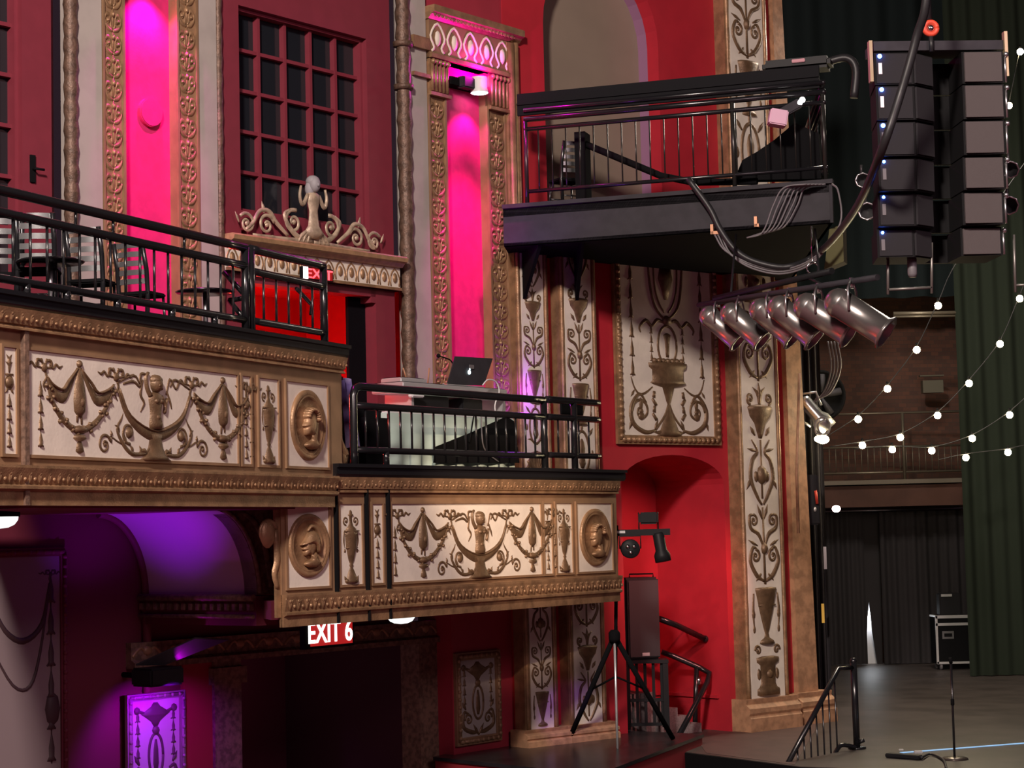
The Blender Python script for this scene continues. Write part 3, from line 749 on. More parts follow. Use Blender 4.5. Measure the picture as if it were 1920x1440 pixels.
# upper doorway: lit red vestibule
dr = sroot('door_1', 'upper doorway opening on a red lit vestibule', FW.P((uD0+uD1)/2, zB['lb'], -.3))
zf = zB['lb']-.1
mb = MB(); mb.fbox(FW, uD0-1.2, uD1+1.0, zf, zD1+.3, -2.6, -2.5); mb.fbox(FW, uD0-1.2, uD0-1.1, zf, zD1+.3, -2.6, -.3); mb.fbox(FW, uD1+.9, uD1+1.0, zf, zD1+.3, -2.6, -.3)
mb.fbox(FW, uD0-1.2, uD1+1., zD1+.25, zD1+.35, -2.6, -.3); build('vestibule_wall', mb, RED, dr)
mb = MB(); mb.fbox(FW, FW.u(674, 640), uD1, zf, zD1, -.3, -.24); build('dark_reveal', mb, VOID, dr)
mb = MB(); mb.fbox(FW, uD0-1.2, uD1+1., zf-.1, zf, -2.6, -.2); build('vestibule_floor', mb, BLACKM, dr)
mb = MB(); mb.tube([FW.P(uD0+.2, zD1-.15, -2.2), FW.P(uD1-.4, zD1-.75, -2.2)], .035, 8); build('vestibule_rail', mb, RED, dr)
# upper exit sign
def exit_sign(F, u0, u1, z0, z1, o, txt, label, matl, white_box=None, face=SIGNR):
    th = thing('exit_sign', label, 'sign', F.P((u0+u1)/2, z0, o))
    mb = MB(); mb.fbox(F, u0, u1, z0, z1, o, o+.08); build('sign_box', mb, BLACKM, th)
    mb = MB(); mb.fbox(F, u0+.02, u1-.02, z0+.02, z1-.02, o+.08, o+.086); build('sign_face', mb, face, th)
    h = (z1-z0)*.74; mb = text_mb(txt, F, 0, 0, h, 0, .004)
    us = [(v-F.p).dot(F.d) for v in mb.v]; w = max(us)-min(us)
    mb = text_mb(txt, F, u0+(u1-u0)*.06, z0+(z1-z0)*.13, h, o+.09, .004, sx=(u1-u0)*.88/w)
    build('sign_letters', mb, matl, th); return th
es = exit_sign(FW, FW.u(566, 510, .35), FW.u(622, 512, .35), FW.z(590, 526, .35), FW.z(590, 502, .35), .3, 'EXIT', 'small sign with glowing red EXIT letters over the upper doorway', SIGNL, face=mat('sign_dark_red', (.25, .01, .01), .5, emit=(1, .02, .02), estr=.15))
mb = MB(); mb.fbox(FW, FW.u(566, 510, .35), FW.u(574, 510, .35), FW.z(590, 525, .35), FW.z(590, 503, .35), .38, .395); build('white_end_panel', mb, SIGNW, es)

# fixture in the right niche
def niche_light(px, py, label):
    c = FW.P(WU(px, py), FW.z(px, py), .18); th = thing('wall_spotlight', label, 'spotlight', c)
    mb = MB(); mb.fbox(FW, WU(px-46, py), WU(px+10, py), c.z-.05, c.z+.09, -.12, .10); build('bracket_arm', mb, BLACKM, th)
    mb = MB(); mb.bbox(FW.P(WU(px-20, py), c.z+.02, .12), .18, .3, .2, .02, rz=-math.radians(38.8)); build('transformer_box', mb, CHAR, th)
    mb = MB(); mb.lathe(c+Vector((0, 0, .16)), (0, 0, -1), [(0, 0), (.13, 0), (.14, .03), (.14, .2), (.155, .24), (.155, .28)], 20); build('lamp_head', mb, WHITE, th)
    mb = MB(); mb.lathe(c+Vector((0, 0, -.10)), (0, 0, -1), [(0, .03), (.13, .03), (.14, 0), (0, 0)], 20); build('lamp_lens', mb, mat('spot_lens', (1, 1, 1), .4, emit=(1, .8, 1), estr=8), th)
    return c
cN = niche_light(884, 165, 'white headed spotlight on a dark bracket at the top of the right-hand pink niche')
# ------------------------------------------------------------------ lower wall, vault, exit opening
FL = FW.shift(-.6)
LU = lambda px, py=1250: FL.u(px, py)
zfl = 0.3; zso = zB['fb']+.1
lo = sroot('wall_lower', 'maroon lower wall under the balconies with the wide dark exit opening', FL.P(LU(300), zfl, 0))
def lpart(name, mt, boxes, F=FL):
    mb = MB()
    for b in boxes: mb.fbox(F, *b)
    return build(name, mb, mt, lo)
zV = zA['fb']
zop = FL.z(620, 1220)
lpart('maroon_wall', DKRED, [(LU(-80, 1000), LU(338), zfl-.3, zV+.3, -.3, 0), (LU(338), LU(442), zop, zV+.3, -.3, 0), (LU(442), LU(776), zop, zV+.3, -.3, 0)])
lpart('red_wall_pilaster', mat('deep_red_paint', (.30, .015, .03), .6), [(LU(338), LU(392), zfl-.3, zop, -.3, .06)])
lpart('stone_jamb', BROWN, [(LU(392), LU(442), zfl-.3, zop, -.3, .12), (LU(386), LU(448), zop-.35, zop-.1, -.1, .18), (LU(776), LU(810), zfl-.3, zop, -.3, .12)])
lpart('red_wall_right', RED2, [(LU(810), FW.u(985, 1250)+.1, zfl-.3, zso+.3, -.3, .45)])
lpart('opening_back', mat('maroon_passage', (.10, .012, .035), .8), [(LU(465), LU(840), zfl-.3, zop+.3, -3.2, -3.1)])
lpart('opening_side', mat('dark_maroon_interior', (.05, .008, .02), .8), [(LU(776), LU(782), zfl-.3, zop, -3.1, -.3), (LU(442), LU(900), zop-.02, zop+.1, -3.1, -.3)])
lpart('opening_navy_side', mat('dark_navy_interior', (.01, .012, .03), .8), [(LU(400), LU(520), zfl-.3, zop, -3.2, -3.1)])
# lintel
th = thing('exit_lintel', 'dark carved lintel over the wide exit opening under the box', 'lintel', FL.P(LU(620), zop, .1))
l0, l1 = LU(236), LU(812); zl1 = FL.z(620, 1178, .15)
mb = MB(); mb.prof(FL, l0, l1, [(-.1, zop), (.2, zop), (.2, zop+.08), (.12, zop+.12), (.12, zl1), (-.1, zl1)]); build('lintel_beam', mb, BROWN, th)
mb = MB(); n = 11; st = (l1-l0)/n
for i in range(n):
    R = Rel(mb, FL, l0+(i+.5)*st, zop+.14, 1, .12); h = zl1-zop-.16
    for m_ in (1, -1): q = R.at(0, 0, 1, m_); q.stroke([(0, h*.2), (st*.2, h*.7), (st*.4, h*.3), (st*.45, h*.1)], .05, h=.04, n=3)
    R.blob(0, h*.5, .09, h*.35, h=.05)
build('scroll_relief', mb, GREY_R if False else GOLDF, th)
# vault
FN = Fr(482, 27.2, 38.8)
un = FN.u(482, 1115); zn = FN.z(482, 1115); zt = zV-.0; ua = FN.u(392, 945)
depth = (FN.p-FL.p).dot(FL.n); du = (FL.p-FN.p).dot(FN.d)      # FL u = FN u - du
def arc(i, n=14): a = PI/2*i/n; return (ua + (un-ua)*math.sin(a), zn + (zt-zn)*math.cos(a))
mb = MB(); mb.grid(lambda a, b: FN.P(arc(a*14)[0], arc(a*14)[1], -depth*b), 14, 6)
mb.grid(lambda a, b: FN.P(arc(a*14)[0]+.03, arc(a*14)[1]+.03, -depth*b), 14, 6)
tag(build('barrel_vault', mb, mat('mauve_vault', (.48, .37, .40), .85)), 'plaster vault curving down under the balcony left of the box, lit violet', 'vault'); 
vt = MB(); P_ = [arc(i) for i in range(15)]; vt.tube([FN.P(u, z, -depth+.05) for u, z in P_] + [FN.P(un, zfl, -depth+.05)], .07, 6)
tag(build('vault_rib', vt, DKRED), 'dark rib where the violet vault meets the maroon wall', 'rib')
th = thing('vault_spandrel', 'dark carved spandrel between the violet vault and the left box front end', 'spandrel', FN.P(un, zn, 0))
uB = FN.u(527, 1100)
mb = MB(); mb.ext(FN, [(u, z) for u, z in P_[3:]] + [(uB, zn), (uB, zt), (P_[3][0], zt)], -.25, 0); build('spandrel_panel', mb, BROWN, th)
mb = MB(); mb.tube([FN.P(u+.03, z+.02, .02) for u, z in P_[2:]], .035, 6)
R = Rel(mb, FN, (un+uB)/2, zn, 1, 0)
R.stroke([(.05, .1), (.0, .4), (-.08, .7), (-.25, 1.0), (-.5, 1.15)], [.12, .14, .12, .1, .06], h=.06)
R.blob(.02, .85, .1, .12, h=.06); build('leaf_relief', mb, BROWN, th)
mb = MB(); zz = zt-zn; R = Rel(mb, FB, uBL-.12, zn, 1, -.03); mb.fbox(FB, uBL-.09, uBL, zn-.3, zt-.03, -.06, -.02)
R.spiral(-.12, zz-.35, .19, 1.3, .08, a0=PI*.1, cw=1); R.blob(-.12, zz-.35, .15, .2, h=.08, nu=14)
R.stroke([(.03, zz-.3), (.06, zz-.7), (.0, zz-.9), (.06, .1)], [.1, .12, .1, .08], h=.1); build('scroll_bracket', mb, GOLD, th)
# entablature running back under the vault
a = FN.P(un-.05, 0, .03); uB = FN.u(516, 1100); b = FN.P(uB, 0, .03); c_ = FN.P(uB, 0, -depth); d_ = FN.P(un-.05, 0, -depth)
th = thing('vault_entablature', 'dark dentilled entablature below the violet vault', 'entablature', FN.P(un, zn-.5, -1))
zE = FN.z(500, 1172)
mb = MB(); mb.prism([a, b, c_, d_], zE, zn-.02); build('entablature_block', mb, DKRED, th)
mb = MB(); dd = (d_-a); nn = FN.d*-1
for i in range(16):
    p = a + dd*((i+.5)/16) + nn*.03; mb.box((p.x, p.y, zn-.17), .06, .1, .09, rz=-math.radians(38.8)); 
q = a + nn*.05; q2 = d_+nn*.05
mb.tube([(q.x, q.y, zn-.04), (q2.x, q2.y, zn-.04)], .05, 6); mb.tube([(q.x, q.y, zn-.30), (q2.x, q2.y, zn-.30)], .03, 6); build('dentil_moulding', mb, BROWN, th)

def framed_panel(name, label, F, u0, u1, z0, z1, o, design, fm=GOLD, pm=CREAM, rm=None, fw=.1):
    th = thing(name, label, 'panel', F.P((u0+u1)/2, z0, o))
    mb = MB(); mb.fbox(F, u0, u1, z0, z1, o, o+.03); build('plaster_field', mb, pm, th)
    mb = MB()
    for a, b, c, e in ((u0-fw, u0, z0-fw, z1+fw), (u1, u1+fw, z0-fw, z1+fw), (u0, u1, z0-fw, z0), (u0, u1, z1, z1+fw)):
        mb.fbox(F, a, b, c, e, o, o+.06)
    P0 = [(u0-fw*.5, z0-fw*.5), (u1+fw*.5, z0-fw*.5), (u1+fw*.5, z1+fw*.5), (u0-fw*.5, z1+fw*.5), (u0-fw*.5, z0-fw*.5)]
    for i in range(4): mb.tube([F.P(*P0[i], o+.06), F.P(*P0[i+1], o+.06)], fw*.28, 6)
    for i in range(4):
        L = math.hypot(P0[i+1][0]-P0[i][0], P0[i+1][1]-P0[i][1]); k = int(L/.13)
        for j in range(k):
            x = (j+.5)/k; mb.ell(F.P(P0[i][0]+(P0[i+1][0]-P0[i][0])*x, P0[i][1]+(P0[i+1][1]-P0[i][1])*x, o+.075), fw*.32, nu=6, nv=4)
    build('carved_frame', mb, fm, th)
    mb = MB(); design(Rel(mb, F, (u0+u1)/2, z0, 1, o+.03), u1-u0, z1-z0); build('relief', mb, rm or GOLDD, th); return th
def des_oval(R, w, h):
    k = h/1.6; hw = w/2
    R.prof([(h*.97, .04), (h*.93, hw*.2), (h*.86, hw*.62), (h*.84, hw*.5), (h*.78, hw*.2), (h*.72, .03)][::-1], .3)
    R.stroke([(-hw*.8, h*.9), (0, h*.84), (hw*.8, h*.9)], .05)
    R.ring(0, h*.44, hw*.3, h*.22, .05); R.prof([(h*.28, .03), (h*.36, hw*.12), (h*.5, hw*.1), (h*.6, .02)], .5)
    R.blob(0, h*.69, .07)
    for m_ in (1, -1):
        q = R.at(0, 0, 1, m_)
        husks(q.at(hw*.75, 0), h*.42, h*.9, .05, 4); q.blob(hw*.78, h*.9, .06)
        q.stroke([(.03, h*.05), (hw*.4, h*.06), (hw*.85, h*.14), (hw*.8, h*.32), (hw*.55, h*.3)], [.05, .09, .08, .06, .04])
        q.spiral(hw*.55, h*.22, hw*.22, 1.3, .05, a0=0); q.leaf(hw*.7, h*.36, hw*.9, h*.46, .08); q.leaf(0, .02, hw*.3, h*.16, .07)
def des_swag(R, w, h):
    hw = w/2
    R.stroke([(-hw*.9, h*.82), (-hw*.5, h*.68), (0, h*.63), (hw*.5, h*.7), (hw*.72, h*.88)], [.04, .08, .1, .08, .04])
    R.stroke([(-hw*.9, h*.62), (-hw*.3, h*.44), (.1, h*.43), (hw*.45, h*.58), (hw*.72, h*.88)], [.03, .05, .06, .05, .03])
    husks(R.at(hw*.75, 0), h*.08, h*.92, .08, 6); R.blob(hw*.78, h*.32, .13, .24, h=.08); bow(R.at(hw*.75, h*.92), .5)
u0, u1 = FW.u(855, 1310, -.12), FW.u(925, 1305, -.12)
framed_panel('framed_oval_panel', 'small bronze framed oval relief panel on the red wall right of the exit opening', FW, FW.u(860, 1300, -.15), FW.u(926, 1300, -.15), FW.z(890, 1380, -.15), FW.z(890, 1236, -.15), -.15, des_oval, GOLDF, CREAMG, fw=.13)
framed_panel('framed_oval_panel', 'bronze framed relief panel glowing violet under the floodlight at lower left', FL, LU(236, 1380), LU(325, 1380), FL.z(280, 1500, .1), FL.z(280, 1312, .1), .1, des_oval, mat('purple_grey_frame', (.3, .2, .24), .5, .2), PURPW, mat('dark_violet_relief', (.10, .05, .07), .5))
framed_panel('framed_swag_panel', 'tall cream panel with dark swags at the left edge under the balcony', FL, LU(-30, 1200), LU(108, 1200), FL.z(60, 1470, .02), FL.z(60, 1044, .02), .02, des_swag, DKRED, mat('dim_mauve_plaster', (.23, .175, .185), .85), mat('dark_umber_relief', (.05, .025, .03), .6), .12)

# ------------------------------------------------------------------ splayed wall V
VU = lambda px, py=900, o=0.: FV.u(px, py, o)
ZTV = FV.z(1300, -190)
zu_s, zu_a = FV.z(1236, 86), FV.z(1140, -80)
ux0, ux1 = VU(1022, 200), VU(1237, 200)
lx0, lx1 = VU(1167, 1000), VU(1360, 1000)
zl_s, zl_a = FV.z(1262, 908), FV.z(1262, 853)
zG = FV.z(1150, 395)
uE = VU(1478); 
wv = sroot('wall_proscenium', 'red splayed wall between the boxes and the stage with an upper and a lower arched opening', FV.P(VU(1250), STZ))
def arch_poly(x0, x1, zs, za, ztop, xl, xr, n=16):
    c = (x0+x1)/2; r = (x1-x0)/2
    pts = [(c - r*math.cos(PI*i/n), zs + (za-zs)*math.sin(PI*i/n)) for i in range(n+1)]
    return [(xl, zs)] + pts + [(xr, zs), (xr, ztop), (xl, ztop)], pts
uS0 = VU(962)
uS0 = 0.0
mb = MB()
p1, arcL = arch_poly(lx0, lx1, zl_s, zl_a, zG-.4, uS0, uE); mb.ext(FV, p1, -.3, 0)
mb.fbox(FV, uS0, lx0, zfl, zl_s, -.3, 0); mb.fbox(FV, lx1, uE, zfl, zl_s, -.3, 0)
p2, arcU = arch_poly(ux0, ux1, zu_s, zu_a, ZTV, uS0, uE); mb.ext(FV, p2, -.3, 0)
mb.fbox(FV, uS0, ux0, zG-.4, zu_s, -.3, 0); mb.fbox(FV, ux1, uE, zG-.4, zu_s, -.3, 0)
build('red_wall', mb, RED, wv)
# lower niche
nd = 1.9
mb = MB()
mb.fbox(FV, lx0-.5, lx1, STZ-.4, zl_a+.1, -nd-.1, -nd); mb.fbox(FV, lx1, lx1+.1, STZ-.4, zl_a+.1, -nd, -.3); mb.fbox(FV, lx0-.6, lx0-.5, STZ-.4, zl_a+.1, -nd, -.3)
for i in range(16):
    (a, za), (b, zb) = arcL[i], arcL[i+1]
    mb.add([FV.P(a, za, -.3), FV.P(b, zb, -.3), FV.P(b, zb, -nd), FV.P(a, za, -nd)], [(0, 1, 2, 3)], True)
build('niche_wall', mb, RED, wv)
mb = MB(); zz = FV.z(1300, 1296, -nd); mb.fbox(FV, lx0-.5, lx1, zz, zz+.06, -nd, -nd+.05); mb.fbox(FV, lx1-.05, lx1, zz, zz+.06, -nd, -.3); build('niche_dado_rail', mb, RED, wv)
# upper niche
mb = MB()
mb.fbox(FV, ux0-.6, ux1+.6, zG-.4, zu_a+.4, -.62, -.55); build('upper_niche_back', mb, BEIGE, wv)
mb = MB()
for i in range(16):
    (a, za), (b, zb) = arcU[i], arcU[i+1]
    mb.add([FV.P(a, za, -.3), FV.P(b, zb, -.3), FV.P(b, zb, -.56), FV.P(a, za, -.56)], [(0, 1, 2, 3)], True)
mb.fbox(FV, ux1, ux1+.05, zG-.4, zu_s, -.56, -.3)
build('upper_niche_reveal', mb, LILAC, wv)


# candelabra reliefs -- local unit is the half width of the field
def t_shell(R):
    for i in range(-4, 5):
        a = i*.33; R.stroke([(0, .9), (math.sin(a)*.5, .9+math.cos(a)*.6), (math.sin(a)*.82, .95+math.cos(a)*1.15)], [.08, .2, .26], h=.18, n=3)
    R.prof([(0, .08), (.3, .12), (.6, .28), (.72, .5), (.8, .3), (.95, .15)], .6)
    for m_ in (1, -1): R.at(0, 0, 1, m_).spiral(.42, .68, .2, 1.2, .1)
    return 2.3
def t_bowl(R):
    R.prof([(0, .1), (.15, .16), (.5, .3), (.75, .55), (.95, .62), (1.05, .68), (1.1, .6), (1.15, .2)], .5)
    for m_ in (1, -1):
        q = R.at(0, 0, 1, m_); q.spiral(.5, 1.35, .2, 1.3, .1, a0=-PI/2); q.leaf(0, 1.1, .35, 1.75, .16, .2); q.leaf(.3, .1, .55, .4, .14)
    R.leaf(0, 1.1, 0, 1.9, .2); return 2.0
def t_vase(R):
    R.prof([(0, .4), (.1, .36), (.2, .14), (.35, .1), (.5, .16), (1.1, .36), (1.7, .52), (1.8, .56), (1.88, .56), (1.9, .3)], .55)
    R.stroke([(-.42, 1.3), (.42, 1.3)], .07, h=.3, cr=False)
    for m_ in (1, -1):
        q = R.at(0, 0, 1, m_); q.stroke([(.66, 1.7), (.72, 1.1), (.66, .4)], [.06, .1, .03]); q.blob(.7, 1.0, .09, .16); q.blob(.68, .5, .07, .14)
    return 2.05
def t_block(R):
    R.prof([(0, .62), (.2, .62), (.25, .5), (.4, .4), (1.0, .42), (1.1, .6), (1.25, .62), (1.3, .3)], .35)
    for m_ in (1, -1): q = R.at(0, 0, 1, m_); q.spiral(.52, 1.5, .17, 1.2, .09); q.blob(.5, .7, .1, .2)
    R.blob(0, .7, .2, .18, h=.25); return 1.75
def t_scroll(R):
    R.stroke([(0, 0), (0, 2.6)], [.1, .07], h=.1, cr=False)
    for m_ in (1, -1):
        q = R.at(0, 0, 1, m_)
        q.stroke([(.05, .1), (.45, .3), (.78, .8), (.6, 1.25), (.3, 1.1)], [.08, .15, .14, .1, .06], h=.14); q.spiral(.48, .95, .24, 1.2, .1, a0=PI/2)
        q.stroke([(.05, 1.3), (.3, 1.7), (.7, 1.9), (.75, 2.3), (.5, 2.35)], [.07, .13, .12, .1, .05], h=.14); q.spiral(.52, 2.15, .2, 1.2, .09, a0=PI/2)
        q.leaf(.2, .35, .5, .1, .12); q.leaf(.05, 2.2, .3, 2.7, .12); q.leaf(.35, 1.3, .85, 1.5, .1)
    R.blob(0, 1.2, .16, .22, h=.2); return 2.75
def t_oval(R):
    R.ring(0, 1.25, .5, 1.0, .12, h=.12); R.prof([(.55, .1), (.8, .22), (1.1, .16), (1.5, .2), (1.75, .14), (1.9, .05)], .6)
    for m_ in (1, -1): q = R.at(0, 0, 1, m_); q.leaf(.1, .2, .7, .5, .14, .2); q.leaf(.45, 2.0, .8, 2.4, .13); q.blob(.72, 1.2, .08, .2)
    R.leaf(0, 2.2, 0, 2.7, .15); return 2.6
def t_lyre(R):
    for m_ in (1, -1):
        q = R.at(0, 0, 1, m_); q.stroke([(.05, 0), (.3, .3), (.62, .9), (.5, 1.5), (.2, 1.8), (.5, 2.2)], [.08, .12, .15, .14, .1, .04], h=.15)
        q.blob(.3, .95, .12, .2); q.leaf(.6, .9, .85, .5, .12); q.leaf(.2, 1.8, .75, 1.9, .1)
    R.blob(0, 1.0, .26, .34, h=.25); R.stroke([(0, .2), (0, 2.2)], .07, h=.1, cr=False); return 2.3
TILES = [t_block, t_vase, t_scroll, t_lyre, t_bowl, t_scroll, t_block, t_shell, t_oval, t_vase, t_scroll, t_bowl, t_lyre, t_shell]
def pilaster(name, label, F, x0, x1, y, z0, z1, thick, seq0=0, base=True, fw=.14, seq=None, bz=None):
    u0, u1 = F.u(x0, y, thick), F.u(x1, y, thick); uc = (u0+u1)/2
    th = thing(name, label, 'pilaster', F.P(uc, z0, 0))
    mb = MB(); mb.fbox(F, u0, u1, z0, z1, -.05, thick)
    n = int((z1-z0)/.25)
    for a in (u0+fw*.5, u1-fw*.5):
        mb.tube([F.P(a, z0+(z1-z0)*i/n, thick) for i in range(n+1)], [fw*.32*(1+.12*math.sin(i*2.1)) for i in range(n+1)], 6)
    build('gilt_shaft', mb, GOLD, th)
    mb = MB(); mb.fbox(F, u0+fw, u1-fw, z0, z1, 0, thick+.02); build('cream_field', mb, CREAM, th)
    hw = (u1-u0-2*fw)/2*1.08; mb = MB(); z = z0+.05; i = seq0; S = seq or TILES
    while True:
        R = Rel(mb, F, uc, z, hw*1.12, thick+.02, ks=hw); R.wf = 1.22; h = S[i % len(S)](R)*hw*1.12
        z += h*.98; i += 1
        if z > z1-.5: break
    build('candelabra_relief', mb, GOLDD, th)
    if base:
        zb = bz or STZ; mb = MB(); e = .06
        H = z0-zb
        mb.prof(F, u0-.12, u1+.12, [(-.05, zb), (thick+.22, zb), (thick+.22, zb+H*.42), (thick+.17, zb+H*.5), (thick+.2, zb+H*.58), (thick+.2, zb+H*.72), (thick+.1, zb+H*.85), (thick+.12, z0), (-.05, z0)])
        build('moulded_base', mb, STONE, th)
    return th
zp3 = FV.z(1428, 1308, .25)
pilaster('carved_pilaster', 'tall cream and bronze pilaster with urn relief beside the stage edge column', FV, 1386, 1466, 900, zp3, ZTV, .28, 0, True, .14)
zp1 = FV.z(1010, 1366, .2)
pilaster('carved_pilaster', 'first cream and bronze pilaster right of the pink niche, passing behind the box railing', FV, 974, 1036, 900, zp1, zG-.55, .22, 1, True, .13, bz=STZ+.15)
pilaster('carved_pilaster', 'second cream and bronze pilaster behind the right end of the box railing', FV, 1056, 1126, 900, zp1, zG-.55, .22, 3, True, .13, bz=STZ+.15)
# painted edge column of the proscenium
th = thing('proscenium_column', 'bronze painted edge column beside the stage with chipped moulded base', 'column', FV.P(VU(1500), STZ, 0))
mb = MB(); c0, c1 = VU(1482, 900, .1), VU(1519, 900, .1)
t0 = VU(1446, 0, .1); t1 = VU(1462, 0, .1)
mb.hexa([FV.P(c0, zp3, -.6), FV.P(c1, zp3, -.6), FV.P(c1, zp3, .12), FV.P(c0, zp3, .12), FV.P(t0, ZTV, -.6), FV.P(t1, ZTV, -.6), FV.P(t1, ZTV, .12), FV.P(t0, ZTV, .12)]); mb.tube([FV.P(c1, zp3, -.05), FV.P(t1, ZTV, -.05)], .13, 12); build('shaft', mb, STONE, th)
mb = MB(); H = zp3-STZ; mb.prof(FV, c0-.12, c1+.3, [(-.6, STZ), (.34, STZ), (.34, STZ+H*.42), (.28, STZ+H*.5), (.32, STZ+H*.58), (.32, STZ+H*.72), (.2, STZ+H*.85), (.22, zp3), (-.6, zp3)]); build('moulded_base', mb, STONE, th)
mb = MB(); mb.hexa([FV.P(c1-.1, zfl, -6), FV.P(c1+.1, zfl, -6), FV.P(c1+.1, zfl, -.3), FV.P(c1-.1, zfl, -.3), FV.P(t1-.4, ZTV, -6), FV.P(t1+.0, ZTV, -6), FV.P(t1, ZTV, -.3), FV.P(t1-.4, ZTV, -.3)]); struct('wall_stage_left', mb, BLACKM, 'black return wall behind the edge column')

# big framed panel on V
def des_big(R, w, h):
    hw = w/2
    for m_ in (1, -1):
        q = R.at(0, 0, 1, m_)
        q.stroke([(.02, .6), (.12, .38), (.36, .12)], [.04, .06, .05]); q.leaf(.1, .05, .42, .06, .1)
        q.stroke([(.36, .1), (.65, .06), (.95, .22), (1.0, .52), (.78, .78), (.6, .62)], [.05, .1, .11, .1, .07, .05])
        q.spiral(.74, .46, .24, 1.3, .07, a0=0); q.blob(.74, .36, .09, .08); q.blob(.74, .6, .05, .12)
        q.stroke([(.42, .92), (.62, .8), (.78, .78), (.9, .9), (.98, 1.1)], [.03, .05, .05, .04, .03])
        for i in range(4): q.stroke([(.34+.06*(i % 2), .3+i*.14), (.44-.06*(i % 2), .42+i*.14)], [.09, .07], h=.06, cr=False)
        q.leaf(.98, .3, 1.06, .1, .08); q.leaf(.9, .85, 1.0, .72, .06); q.leaf(.4, .1, .3, .3, .08)
        husks(q.at(.42, 0), 1.4, 2.1, .05, 4); husks(q.at(.93, 0), 1.1, h-.1, .07, 7)
        q.stroke([(.03, 2.15), (.25, 2.2), (.4, 2.08), (.55, 2.18), (.72, 2.05), (.7, 1.95)], [.05, .09, .07, .09, .06, .03], h=.07)
        q.stroke([(.03, 2.2), (.3, 2.45), (.42, 2.9), (.48, h-.05)], [.05, .07, .07, .05]); q.stroke([(.05, 2.35), (.2, 2.55), (.3, 2.9), (.32, h-.05)], [.04, .05, .05, .05])
        q.blob(.9, h-.25, .16, .16, h=.08)
    R.ring(0, 1.72, .25, .38, .06); R.prof([(1.5, .04), (1.6, .05), (1.8, .06), (1.92, .1), (1.96, .03)], .6)
    R.prof([(.0, .34), (.08, .26), (.3, .15), (.5, .05), (.6, .04), (.66, .07), (.75, .1), (.92, .16), (.97, .4), (1.0, .48), (1.05, .42), (1.25, .42), (1.3, .5), (1.38, .52), (1.4, .2)], .35)
    for i in range(-3, 4): R.blob(i*.12, 1.42, .07, .06, h=.1); 
    for i in range(-2, 3): R.stroke([(0, .25), (i*.1, .1), (i*.16, .0)], [.05, .07, .03])
    R.blob(0, 2.2, .12, .1, h=.1); R.prof([(2.6, .05), (2.8, .12), (3.0, .2), (3.2, .15)], .4)
framed_panel('framed_urn_panel', 'large bronze framed cream panel with basket, scrolls and ribbons above the red arch', FV, VU(1167, 750, .05), VU(1337, 750, .05), FV.z(1250, 817, .05), zG-.5, .02, des_big, GOLD, CREAM, fw=.17)

# steps in the lower arch
th = thing('niche_steps', 'small flight of grey carpeted steps inside the red arch', 'steps', FV.P(VU(1300), STZ, -1))
for i in range(5):
    mb = MB(); b = VU(1345, 1300)-i*.32; mb.fbox(FV, lx0-.3, b, STZ+i*.17, STZ+(i+1)*.17, -1.55, -.45); build('step', mb, GREYC, th)

# ------------------------------------------------------------------ lighting gallery
FG = Fr(968, 33.5, 108)
GU = lambda px, py=386, o=0.: FG.u(px, py, o); GZ = FG.z
gt, gb = GZ(968, 386), GZ(968, 460)
g1 = GU(1560, 350)
gA, gB = FG.P(-.1, 0), FG.P(g1, 0); gC = FV.P(VU(1478, 400), 0, 0); gD = FV.P(.02, 0, 0)
th = thing('lighting_gallery', 'dark steel platform with kick board projecting from the wall at upper right centre', 'platform', FG.P(g1/2, gb))
mb = MB(); mb.fbox(FG, -.1, g1, gb, gt, -.1, 0); mb.fbox(FG, -.1, g1+.02, gt-.04, gt+.03, -.1, .06); build('front_beam', mb, CHAR, th)
mb = MB(); mb.prism([gA, gB, gC, gD], gt-.18, gt-.05); build('deck', mb, BLACKM, th)
mb = MB(); mb.prism([gA, gB, gC, gD], gb-.0, gb+.05); build('underside_board', mb, VOID, th)
mb = MB(); s = (gC-gB); sn = Vector((s.y, -s.x, 0)).normalized()*.05
mb.prism([gB, gC, gC-sn, gB-sn], gb, gt+.02); build('side_beam', mb, CHAR, th)
for i in range(4):
    mb = MB(); u = g1*(.12+.22*i); p = FG.P(u, 0, -.1); t_ = .93
    q = FV.P(max(.3, min(VU(1470), (i+.4)*1.35)), 0, .1); dv = (q-p); nv = Vector((-dv.y, dv.x, 0)).normalized()*.05
    mb.prism([p+nv, q+nv, q-nv, p-nv], gb+.08, gt-.18); build('joist', mb, BLACKM, th)
mb = MB(); zb = FV.z(985, 560, .3)
for k in (0, 1.25):
    a0 = FV.P(.15+k, gb, .25); b0 = FV.P(.15+k, zb, .25); c0 = a0 + (FG.P(.6+k*.6, gb)-a0)*.9
    w = FV.d*.04
    mb.add([a0-w, b0-w, c0-w, a0+w, b0+w, c0+w], [(0, 1, 2), (3, 4, 5), (0, 1, 4, 3), (1, 2, 5, 4), (2, 0, 3, 5)])
build('wall_bracket', mb, BLACKM, th)
th = thing('gallery_railing', 'black railing with light catching balusters around the lighting gallery', 'railing', FG.P(g1/2, gt))
RAILM = mat('lit_black_rail', (.05, .048, .045), .25, .6)  # greyer than the other rails, warm light put into the colour
zrs = [('kick_rail', GZ(991, 358), .035), ('middle_rail', GZ(991, 241), .04), ('upper_rail', GZ(1008, 223)+.02, .05), ('top_pipe', GZ(1008, 223)+.18, .045)]
u0g, u1g = GU(985), GU(1548, 300)
eB = FG.P(u1g, 0, -.05); eC = gC + FV.n*.2; 
for nm, zz, r_ in zrs:
    mb = MB(); a = FG.P(u0g, zz, -.05); b = Vector((eB.x, eB.y, zz)); c = Vector((eC.x, eC.y, zz)); mb.tube([a, b], r_, 8); mb.tube([b, c], r_, 8); mb.ell(b, r_); build(nm, mb, BLACK, th)
